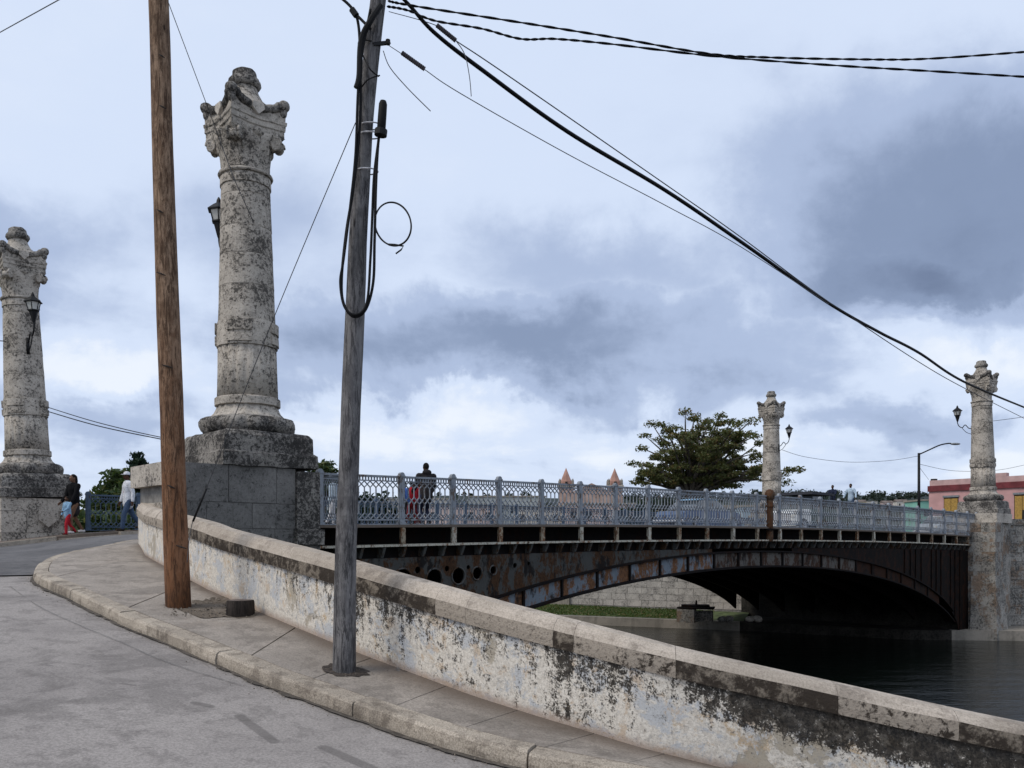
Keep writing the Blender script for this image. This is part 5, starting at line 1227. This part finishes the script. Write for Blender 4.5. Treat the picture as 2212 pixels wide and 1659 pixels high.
# ------------------------------------------------------------------ buildings
pb = np.array((36.5, 77.0)); pdir = np.array((4.7, -6.0)); pdir /= np.linalg.norm(pdir); pn = np.array((pdir[1], -pdir[0]))
if pn[1] > 0: pn = -pn
house = empty('pink_building', (pb[0], pb[1], .2), 'pink building with a maroon band and ochre shutters behind the last column', 'building')
def pbox(q0, q1, t0, t1, e0, e1, b=None):
    b = b or MB(); b.hexa([(pb[0] + pdir[0] * q + pn[0] * t, pb[1] + pdir[1] * q + pn[1] * t, e) for e in (e0, e1) for q, t in ((q0, t0), (q1, t0), (q1, t1), (q0, t1))])
    n0 = np.cross((*pdir, 0), (*(-pn), 0))[2]
    return b
def P_(name, m, *a, parent=house):
    b = pbox(*a); bm = bmesh.new(); me = b.mesh('t', m); bm.from_mesh(me); bmesh.ops.recalc_face_normals(bm, faces=bm.faces[:]); bm.to_mesh(me); bm.free(); me.name = name
    me.transform(Matrix.Translation(-Vector(ORI[parent.name]))); o = bpy.data.objects.new(name, me); COL.objects.link(o); o.parent = parent; ORI[o.name] = ORI[parent.name]; return o
P_('wall', MT['pink'], 0, 22, 0, -9, -.5, 4.52)
P_('cornice_band', MT['maroon'], -.06, 22.06, .14, -9.06, 4.522, 5.02)
P_('parapet', MT['pink_top'], .05, 22, -.02, -.5, 5.022, 5.5)
P_('parapet', MT['pink_top'], 4.2, 6.4, -.01, -.5, 5.501, 5.8)
P_('roof_box', MT['darkopen'], .1, .5, -.1, -.5, 5.501, 5.65)
for q in (1.30, 7.0, 12.5):
    w = P_('window', MT['darkopen'], q, q + 1.25, .012, -.2, 1.2, 4.02)
    P_('lintel', MT['metal_grey'], q - .06, q + 1.31, .10, 0.0, 3.96, 4.12, parent=w)
    P_('shutter', MT['yellow'], q + .06, q + .61, .05, .015, 1.25, 3.85, parent=w)
    P_('shutter', MT['yellow'], q + .65, q + 1.19, .05, .015, 1.25 if q < 5 else 2.7, 3.85, parent=w)
# church with two spires
ch = empty('church', at(1275, HORIZ, 400), 'distant church with twin pink pointed spires', 'church'); cb = at(1275, HORIZ, 400)
b = MB(); b.box((0, 8, 10), (22, 30, 24)); b.add([(-11, -7, 22), (11, -7, 22), (11, 23, 22), (-11, 23, 22), (0, -7, 27), (0, 23, 27)], [(0, 1, 4), (2, 3, 5), (1, 2, 5, 4), (3, 0, 4, 5), (3, 2, 1, 0)]); b.build('nave', MT['church'], ch)
for x, tip in ((-11.0, 34.4), (11.1, 34.2)):
    b = MB(); b.box((x, 0, 11.5), (6.4, 6.4, 27)); t = b.build('tower', MT['church'], ch)
    b = MB(); b.box((x, 0, 25.9), (7.4, 7.4, .8)); b.build('tower_cornice', MT['stone_pale'], t)
    b = MB(); b.lathe([(2.6, 26.3), (2.5, 28.2), (.05, tip)], 8, c=(x, 0, 0)); b.build('spire', MT['spire'], ch)
    for sx_ in (-1, 1):
        for sy_ in (-1, 1): b = MB(); b.lathe([(.55, 26.3), (.5, 28.4), (.05, 29.4)], 6, c=(x + 2.9 * sx_, 2.9 * sy_, 0)); b.build('pinnacle', MT['stone_far'], t)
    b = MB(); b.box((x, -2.6, 27.2), (1.1, .5, 1.5)); b.build('belfry_opening', MT['darkopen'], t)
hc = {'c': (.50, .47, .42), 'p': (.46, .36, .33), 'g': (.33, .35, .34), 't': (.20, .42, .34), 'y': (.48, .40, .26), 'b': (.30, .38, .44)}
HM = {k: plain('house_' + k, c, .9, .1, .3) for k, c in hc.items()}; ROOF = plain('clay_roof', (.15, .12, .105), .9, .2, .3)
def small_house(px, dep, w, d_, h, key, label, e0=.2, flat=True, rot=0):
    p = at(px, HORIZ, dep); p[2] = e0; r = empty('far_house', p, label, 'house', 'houses across the river', rot=(0, 0, rot)); ORI[r.name] = (0, 0, 0)
    b = MB(); b.box((0, 0, h / 2), (w, d_, h)); b.build('wall', HM[key], r)
    b = MB()
    if flat: b.box((0, 0, h + .15), (w + .4, d_ + .4, .28))
    else: b.add([(-w / 2 - .3, -d_ / 2 - .3, h), (w / 2 + .3, -d_ / 2 - .3, h), (w / 2 + .3, d_ / 2 + .3, h), (-w / 2 - .3, d_ / 2 + .3, h), (-w / 2 - .3, 0, h + w * .22), (w / 2 + .3, 0, h + w * .22)], [(0, 1, 5, 4), (2, 3, 4, 5), (1, 2, 5), (3, 0, 4), (3, 2, 1, 0)])
    b.build('roof', ROOF if not flat else MT['quay'], r)
    n = max(2, int(w / 2.6))
    for i in range(n):
        for zf in ((.55,) if h < 4.5 else (.28, .72)):
            b = MB(); b.box((-w / 2 + w * (i + .5) / n, -d_ / 2 - .02, h * zf), (.9, .1, 1.25)); wn = b.build('window', MT['darkopen'], r)
    return r
small_house(1996, 150, 4, 6, 6.9, 't', 'turquoise house between the street lamp and the pink building')
for i, a in enumerate(((1945, 560, 7, 6, 4, 'c', 22.5, False), (1915, 540, 6, 5, 3.5, 'p', 21.5, False), (1880, 580, 7, 6, 4, 'c', 23.6, True), (1968, 530, 6, 5, 3.5, 'p', 20.6, True), (1858, 570, 6, 5, 3.5, 'y', 23.5, False))):
    small_house(a[0], a[1], a[2], a[3], a[4], a[5], ('cream hillside house left of the street lamp', 'second hillside house left of the street lamp', 'flat-roofed hillside house in the middle of the far treeline', 'pink hillside house just left of the street lamp', 'yellowish hillside house nearest the canopied truck')[i], e0=a[6], flat=a[7])
HL = ['grey flat-roofed house behind the railing beside the grey pole', 'cream house behind the railing at the person in dark jacket', 'pinkish house behind the railing, right of the person in dark jacket', 'tall grey house behind the railing, left of the church', 'cream house behind the railing at the left church spire', 'pinkish house behind the railing at the right church spire', 'yellowish house behind the railing, left of the almond tree', 'cream house behind the railing under the almond tree', 'bluish house behind the railing beside the rusted post']
for i, a in enumerate(((720, 150, 14, 10, 6.5, 'g'), (880, 170, 16, 10, 8, 'c'), (1000, 150, 12, 10, 6, 'p'), (1095, 190, 16, 12, 9.5, 'g'), (1180, 160, 12, 10, 6, 'c'), (1300, 150, 13, 10, 6.2, 'p'), (1395, 170, 14, 10, 6.5, 'y'), (1560, 140, 14, 10, 5.4, 'c'), (1660, 130, 10, 9, 5, 'b'))):
    small_house(a[0], a[1], a[2], a[3], a[4], a[5], HL[i], flat=True)
# distant hill with trees
rows = []
for y in np.linspace(420, 1300, 12):
    r = []
    for x in np.linspace(-1500, 1700, 70):
        h = 50 * math.exp(-((y - 800) / 260) ** 2) * (.8 + .35 * mnoise.noise(Vector((x / 260, y / 300, 4)))) + .1
        if x < -100: h *= max(.25, 1 + (x + 100) / 900)
        r.append((x, y, h + .15))
    rows.append(r)
struct(grid_mesh(rows, 'hill', MT['wood_far'], smooth=True))
cs = []; rs = []; rg = np.random.default_rng(4)
for i in range(900):
    x = rg.uniform(60, 520) if i < 600 else rg.uniform(-700, 900); y = rg.uniform(520, 830); h = 50 * math.exp(-((y - 800) / 260) ** 2) * (.8 + .35 * mnoise.noise(Vector((x / 260, y / 300, 4)))); q = rg.uniform(1.6, 4.0)
    cs.append((x, y, h + q * .5)); rs.append((q, q, q * 1.0))
w_ = leaves('distant_wood', cs, rs, 34, 1.3, MT['wood_far'], None, .2, 31); tag(w_, 'far dark treeline on the hill behind the bridge', 'wood', kind='stuff')

# ------------------------------------------------------------------ people
def remesh(o, vox, it=2):
    m = o.modifiers.new('voxel', 'REMESH'); m.mode = 'VOXEL'; m.voxel_size = vox; m.use_smooth_shade = True
    s = o.modifiers.new('smooth', 'SMOOTH'); s.factor = .5; s.iterations = it
def limb(b, pts, rads, n=10):
    b.tube(pts, rads, n)
    for p, r in zip(pts, rads): b.ell(p, r * .99, 10, 7)
def person(loc, rz, h, label, legs=(0, 0, 0, 0), arms=((5, 15, .10), (5, 15, .10)), top='white', bottom='denim', skirt=False, shoe='shoe', skin='skin', hair='short', sleeves=True, cap=None, inner=None, jacket_open=False, vox=.012, sit=False, bulk=1.03, hood=False):
    """legs: thigh and shin angle of each leg; arms: upper, fore angle (forward +) and outward reach"""
    root = empty('person', loc, label, 'person', None, rot=(0, 0, rz)); ORI[root.name] = (0, 0, 0); k = h / 1.75
    hips = []; ank = []
    J = []
    for i, sd in enumerate((-1, 1)):
        a, c = R(legs[2 * i]), R(legs[2 * i + 1]); hp = Vector((.085 * sd, 0, 0)); kn = hp + Vector((.01 * sd, math.sin(a), -math.cos(a))) * .43; an_ = kn + Vector((0, math.sin(c), -math.cos(c))) * .42; J.append((hp, kn, an_))
    low = min(j[2].z for j in J); pz = -low + .075
    J = [tuple(p + Vector((0, 0, pz)) for p in j) for j in J]
    pel = Vector((0, 0, pz + .03)); ch = pel + Vector((0, .02, .40)); nk = ch + Vector((0, -.01, .16)); hd = nk + Vector((0, .03, .155))
    A = []
    for i, sd in enumerate((-1, 1)):
        a, c, o_ = arms[i]; a, c = R(a), R(c); sh = ch + Vector((.185 * sd, -.01, .085)); el = sh + Vector((o_ * sd, math.sin(a), -math.cos(a))).normalized() * .285; wr = el + Vector((o_ * .3 * sd, math.sin(c), -math.cos(c))).normalized() * .245; A.append((sh, el, wr))
    sc = lambda b: setattr(b, 'v', [(p[0] * k, p[1] * k, p[2] * k) for p in b.v])
    b = MB()
    limb(b, [pel - Vector((0, 0, .06)), pel + Vector((0, 0, .06)), pel + Vector((0, 0, .20)), ch, ch + Vector((0, 0, .08))], [.125, .135, .115, .135, .11], 14)
    limb(b, [ch + Vector((-.15, 0, .08)), ch + Vector((.15, 0, .08))], [.062, .062]); limb(b, [nk - Vector((0, 0, .06)), nk + Vector((0, .01, .08))], [.056, .05])
    b.ell(hd, (.073, .09, .112), 16, 12); b.ell(hd + Vector((0, .03, -.055)), (.052, .06, .058), 12, 8); b.ell(hd + Vector((0, .094, -.012)), (.014, .02, .024), 8, 6)
    for sd in (-1, 1): b.ell(hd + Vector((.074 * sd, -.005, -.005)), (.012, .022, .032), 8, 6)
    for (hp, kn, an_) in J:
        limb(b, [hp, hp.lerp(kn, .5), kn, kn.lerp(an_, .35), an_], [.085, .075, .055, .055, .036]); f = Vector((0, .11, -.035)); limb(b, [an_ + Vector((0, -.04, -.035)), an_ + f, an_ + f * 1.5 + Vector((0, 0, .01))], [.035, .034, .024])
    for i, (sh, el, wr) in enumerate(A):
        sd = (-1, 1)[i]; limb(b, [sh, sh.lerp(el, .5), el, el.lerp(wr, .4), wr], [.055, .048, .04, .04, .027]); d = (wr - el).normalized(); pc = wr + d * .05
        b.ell(pc, (.022, .038, .045), 10, 7)
        for q, (off, ln) in enumerate(((-.026, .060), (-.009, .072), (.009, .068), (.026, .052))):
            s0 = wr + d * .085 + Vector((0, off, 0)); m_ = s0 + d * ln * .55 + Vector((-.006 * sd, .004, 0)); limb(b, [s0, m_, m_ + d * ln * .4 + Vector((-.014 * sd, .006, 0))], [.0095, .009, .0075], 6)
        s0 = wr + d * .03 + Vector((0, .034, 0)); limb(b, [s0, s0 + d * .03 + Vector((-.01 * sd, .022, 0)), s0 + d * .06 + Vector((-.014 * sd, .026, 0))], [.011, .010, .008], 6)
    sc(b); body = b.build('body', MT[skin], root); remesh(body, vox)
    b = MB()
    for sd in (-1, 1): b.ell(hd + Vector((.028 * sd, .083, .012)), (.011, .008, .007), 8, 6)
    sc(b); b.build('eyes', MT['shoe_white'], root)
    b = MB(); b.ell(hd + Vector((0, .088, -.056)), (.022, .008, .006), 8, 6); sc(b); b.build('mouth', MT['darkred'], root)
    b = MB(); b.ell(hd + Vector((0, -.018, .028)), (.082, .092, .098), 14, 10)
    if hair == 'long': limb(b, [hd + Vector((0, -.06, .03)), hd + Vector((.0, -.095, -.08)), hd + Vector((.01, -.10, -.20)), hd + Vector((.02, -.10, -.30))], [.075, .06, .045, .03])
    if hair == 'bun': b.ell(hd + Vector((0, -.10, .07)), .05)
    sc(b); remesh(b.build('hair', MT['hair'], root), .015, 1)
    if cap:
        b = MB(); b.lathe([(.094, .035), (.096, .06), (.085, .11), (.05, .135), (.01, .142)], 16, c=tuple(hd)); b.ell(hd + Vector((0, .10, .045)), (.075, .075, .012), 12, 6); sc(b); b.build('cap', MT[cap], root, smooth=True)
    # top
    b = MB(); hem = pel - Vector((0, 0, .07 if not jacket_open else .12))
    limb(b, [hem, pel + Vector((0, 0, .08)), pel + Vector((0, 0, .22)), ch, ch + Vector((0, 0, .07))], [.160, .160, .148, .160, .135], 16); limb(b, [ch + Vector((-.155, 0, .08)), ch + Vector((.155, 0, .08))], [.085, .085]); limb(b, [nk - Vector((0, 0, .08)), nk - Vector((0, 0, .02))], [.085, .072])
    if hood: b.ell(nk + Vector((0, -.06, .02)), (.12, .09, .08), 12, 8)
    for (sh, el, wr) in A:
        if sleeves: limb(b, [sh, sh.lerp(el, .5), el, el.lerp(wr, .45), el.lerp(wr, .95)], [.082, .072, .062, .058, .048])
        else: limb(b, [sh, sh.lerp(el, .6)], [.082, .072])
    b.v = [(p[0] * bulk, (p[1] - pel.y) * .95 + pel.y, p[2]) for p in b.v]
    sc(b); remesh(b.build('shirt', MT[top], root), vox * 1.15)
    if inner:
        b = MB(); b.ell(ch + Vector((0, .098, -.06)), (.05, .035, .17), 10, 8); sc(b); b.build('inner_shirt', MT[inner], root, smooth=True)
    b = MB()
    if skirt:
        limb(b, [pel + Vector((0, 0, .08)), pel - Vector((0, 0, .08)), pel - Vector((0, 0, .26))], [.14, .155, .16], 16)
    else:
        limb(b, [pel + Vector((0, 0, .07)), pel - Vector((0, 0, .05))], [.142, .142], 14)
        for (hp, kn, an_) in J: limb(b, [hp, hp.lerp(kn, .5), kn, kn.lerp(an_, .5), an_ + Vector((0, 0, .02))], [.100, .092, .074, .068, .062])
    sc(b); remesh(b.build('skirt' if skirt else 'trousers', MT[bottom], root), vox * 1.15)
    for (hp, kn, an_) in J:
        b = MB(); limb(b, [an_ + Vector((0, -.045, -.032)), an_ + Vector((0, .04, -.03)), an_ + Vector((0, .14, -.042))], [.043, .045, .034]); sc(b); remesh(b.build('shoe', MT[shoe], root), vox, 1)
    return root
def face(d): return math.atan2(-d[0], d[1])      # local +Y turned to direction d
def fs(u, v): return float(max(ground(*uv(u, v)[:2]) + .14, -.6))
def stand(px, vline):                               # foot on a line parallel to the bridge
    r = (px - CX0) / FPX; p = C1 + V * vline; t = (r * p[1] - p[0]) / (U[0] - r * U[1]); return t
t = stand(160, 11.0); person(uv(t, 11.0, fs(t, 11.0)), face(-U * .9 - V * .3), 1.80, 'woman-like figure in black top and short skirt walking behind the small child'.replace('woman-like figure', 'person'), (24, -4, -14, -34), ((22, 34, .10), (16, 40, .12)), 'blacktop', 'charcoal', True, 'shoe_white', 'skin_mid', 'long', vox=.010)
t = stand(146, 10.75); person(uv(t, 10.75, fs(t, 10.75)), face(-U * .9 - V * .3), 1.14, 'small child in pale blue top and red trousers in front of the person in black', (18, 0, -20, -42), ((35, 60, .15), (10, 20, .1)), 'skyblue', 'red', False, 'darkred', 'skin', 'short', vox=.010)
t = stand(277, 10.95); person(uv(t, 10.95, fs(t, 10.95)), face(-U), 1.84, 'person in white jacket, red shirt, jeans and cap striding along the far railing', (22, 6, -22, -38), ((-14, 4, .16), (10, 18, .16)), 'white', 'denim', False, 'shoe', 'skin', 'short', cap='white', inner='red', jacket_open=True, vox=.010)
def onbridge(px, v, lab, **kw):
    t = stand(px, v); e = deck(t) - (.14 if 2.6 < v < 10.3 else .012); rz = kw.pop('rz', face(U)); h = kw.pop('h', 1.7); return person(uv(t, v, e), rz, h, lab, **kw)
onbridge(921, .95, 'person in dark jacket whose head and shoulders rise above the near railing', rz=face(V + U * .3), h=1.76, legs=(38, -34, 38, -34), top='charcoal', bottom='navy', arms=((20, 60, .18), (20, 60, .18)), vox=.013, bulk=1.08, hood=True, skin='skin')
onbridge(873, 2.0, 'child in blue shirt behind the railing beside the person in dark jacket', rz=face(U), h=1.18, top='blueshirt', bottom='charcoal', legs=(14, 0, -14, -25), vox=.014)
onbridge(889, 2.1, 'child in red shirt behind the railing beside the person in dark jacket', rz=face(U), h=1.22, top='red', bottom='pinkskirt', legs=(-12, -20, 14, 4), vox=.014)
onbridge(905, 2.0, 'child in red and white behind the railing, closest to the person in dark jacket', rz=face(-V), h=1.2, top='red', bottom='pinkskirt', inner='white', vox=.014)
onbridge(718, 1.3, 'child in pale top behind the railing, half hidden by the grey pole', rz=face(U), h=1.2, top='paleshirt', bottom='white', legs=(14, 0, -14, -25), vox=.014)

# ------------------------------------------------------------------ vehicles on the bridge
def wheel(root, x, y, r=.34, w=.2):
    b = MB(); pts = [(x + (r - .07) * math.cos(t), y, r + (r - .07) * math.sin(t)) for t in np.linspace(0, 2 * math.pi, 20, endpoint=False)]; b.tube(pts, .085, 8, closed=True); wh = b.build('wheel', MT['tyre'], root, smooth=True)
    b = MB(); b.tube([(x, y - .06, r), (x, y + .06, r)], r - .12, 14); b.build('rim', MT['chrome'], wh)
def loftx(b, st):
    """st: (x, z0, z1, half width low, half width high)"""
    vs = []; fs = []
    for (x, z0, z1, w0, w1) in st: vs += [(x, -w0, z0), (x, w0, z0), (x, w0 * .55 + w1 * .45 + .02, z0 + (z1 - z0) * .6), (x, w1, z1), (x, -w1, z1), (x, -(w0 * .55 + w1 * .45 + .02), z0 + (z1 - z0) * .6)]
    n = len(st)
    for i in range(n - 1):
        for j in range(6): fs.append((i * 6 + j, i * 6 + (j + 1) % 6, (i + 1) * 6 + (j + 1) % 6, (i + 1) * 6 + j))
    fs += [tuple(range(6)), tuple(reversed(range((n - 1) * 6, n * 6)))]; b.add(vs, [tuple(reversed(f)) for f in fs])
def sedan(loc, rz, col, label, roofcol=None):
    root = empty('old_car', loc, label, 'car', 'vehicles on the bridge road', rot=(0, 0, rz)); ORI[root.name] = (0, 0, 0)
    b = MB(); loftx(b, [(-2.25, .42, .72, .68, .60), (-2.1, .30, .86, .80, .74), (-1.2, .28, .93, .86, .80), (0, .27, .95, .87, .82), (1.1, .28, .95, .86, .80), (2.0, .30, .86, .82, .72), (2.2, .42, .74, .72, .62)]); b.build('body', MT[col], root, angle=35)
    b = MB(); loftx(b, [(-1.45, .92, .97, .74, .70), (-.85, .92, 1.38, .76, .58), (.35, .92, 1.42, .76, .60), (1.05, .92, .97, .74, .70)]); b.build('cabin_glass', MT['glass'], root, angle=35)
    b = MB(); loftx(b, [(-.98, 1.36, 1.40, .60, .56), (-.3, 1.40, 1.47, .62, .56), (.40, 1.38, 1.44, .62, .56)]); b.build('car_roof', MT[roofcol or col], root, angle=35)
    for x in (-1.4, 1.4):
        for y in (-.78, .78): wheel(root, x, y)
    for x in (-2.28, 2.26): b = MB(); b.tube([(x, -.78, .45), (x, .78, .45)], .06, 8); b.build('bumper', MT['chrome'], root)
    for y in (-.56, .56): b = MB(); b.ell((2.17, y, .70), (.06, .10, .10), 10, 7); b.build('headlight', MT['lampglass'], root)
    return root
def road_at(px, v): t = stand(px, v); return t, uv(t, v, deck(t) - .14)
t, p = road_at(1512, 5.0); sedan(p, ANG_U, 'car_blue', 'blue old car on the bridge, seen through the railing below the almond tree', 'skyblue')
tq = 49.5; p = uv(tq, 4.6, .30); sedan(p, ANG_U + math.pi, 'car_grey', 'pale grey car beyond the bridge, seen through the railing by the last column', 'car_white')
# small open truck with canopy
t, p = road_at(1735, 4.3); tr = empty('canopied_truck', p, 'old white-fronted green truck with a flat dark canopy on the bridge', 'truck', 'vehicles on the bridge road', rot=(0, 0, ANG_U + math.pi)); ORI[tr.name] = (0, 0, 0)
b = MB(); loftx(b, [(2.0, .55, 1.0, .62, .55), (1.9, .45, 1.12, .74, .66), (.9, .42, 1.22, .82, .74), (.75, .42, 1.22, .84, .78)]); b.build('bonnet', MT['car_white'], tr, angle=35)
b = MB(); loftx(b, [(.76, .42, 1.25, .84, .80), (-.55, .42, 1.25, .84, .82)]); b.build('cab_body', MT['car_green'], tr)
b = MB(); loftx(b, [(.70, 1.25, 1.30, .78, .74), (.45, 1.25, 1.86, .78, .70), (-.5, 1.25, 1.88, .78, .72)]); b.build('cab_glass', MT['glass'], tr, angle=35)
b = MB(); b.box((-.35, 0, 1.98), (2.3, 1.75, .10)); b.box((-.35, 0, 2.045), (2.1, 1.6, .04)); b.build('canopy_top', MT['canopy'], tr)
for x in (.62, -.5, -1.4):
    for y in (-.8, .8): b = MB(); b.tube([(x, y, 1.2 if x > -1 else .9), (x, y, 1.94)], .025, 6); b.build('canopy_post', MT['black'], tr)
for y in (-.84, .84): b = MB(); b.box((-2.0, y, .95), (2.9, .06, .6)); b.build('bed_side', MT['car_green'], tr)
b = MB(); b.box((-2.0, 0, .62), (2.9, 1.62, .08)); b.build('bed_floor', MT['rustdark'], tr)
b = MB(); b.box((-3.43, 0, .95), (.06, 1.62, .6)); b.build('tailgate', MT['car_green'], tr)
for i in range(5): b = MB(); b.box((2.03, 0, .62 + .085 * i), (.04, .9, .045)); b.build('grille_bar', MT['chrome'], tr)
b = MB(); b.box((2.16, 0, .47), (.10, 1.6, .15)); b.build('bumper', MT['car_white'], tr)
for y in (-.56, .56): b = MB(); b.ell((1.99, y, .86), (.06, .12, .12), 12, 8); b.build('headlight', MT['lampglass'], tr)
for x in (1.35, -2.2):
    for y in (-.74, .74): wheel(tr, x, y, .38)
def in_bed(px, dv, lab, **kw):
    t = stand(px, 4.3 + dv); e = deck(t) - .14 + 1.12; return person(uv(t, 4.3 + dv, e), kw.pop('rz', face(-U)), kw.pop('h', 1.7), lab, **kw)
in_bed(1799, .2, 'person in dark shirt standing in the truck bed right behind the canopy', top='navy', bottom='charcoal', h=1.50, arms=((40, 80, .2), (40, 80, .2)), vox=.016)
in_bed(1838, -.2, 'person in pale blue shirt standing at the back of the truck', top='paleshirt', bottom='denim', h=1.62, arms=((10, 30, .5), (10, 30, .5)), vox=.016)
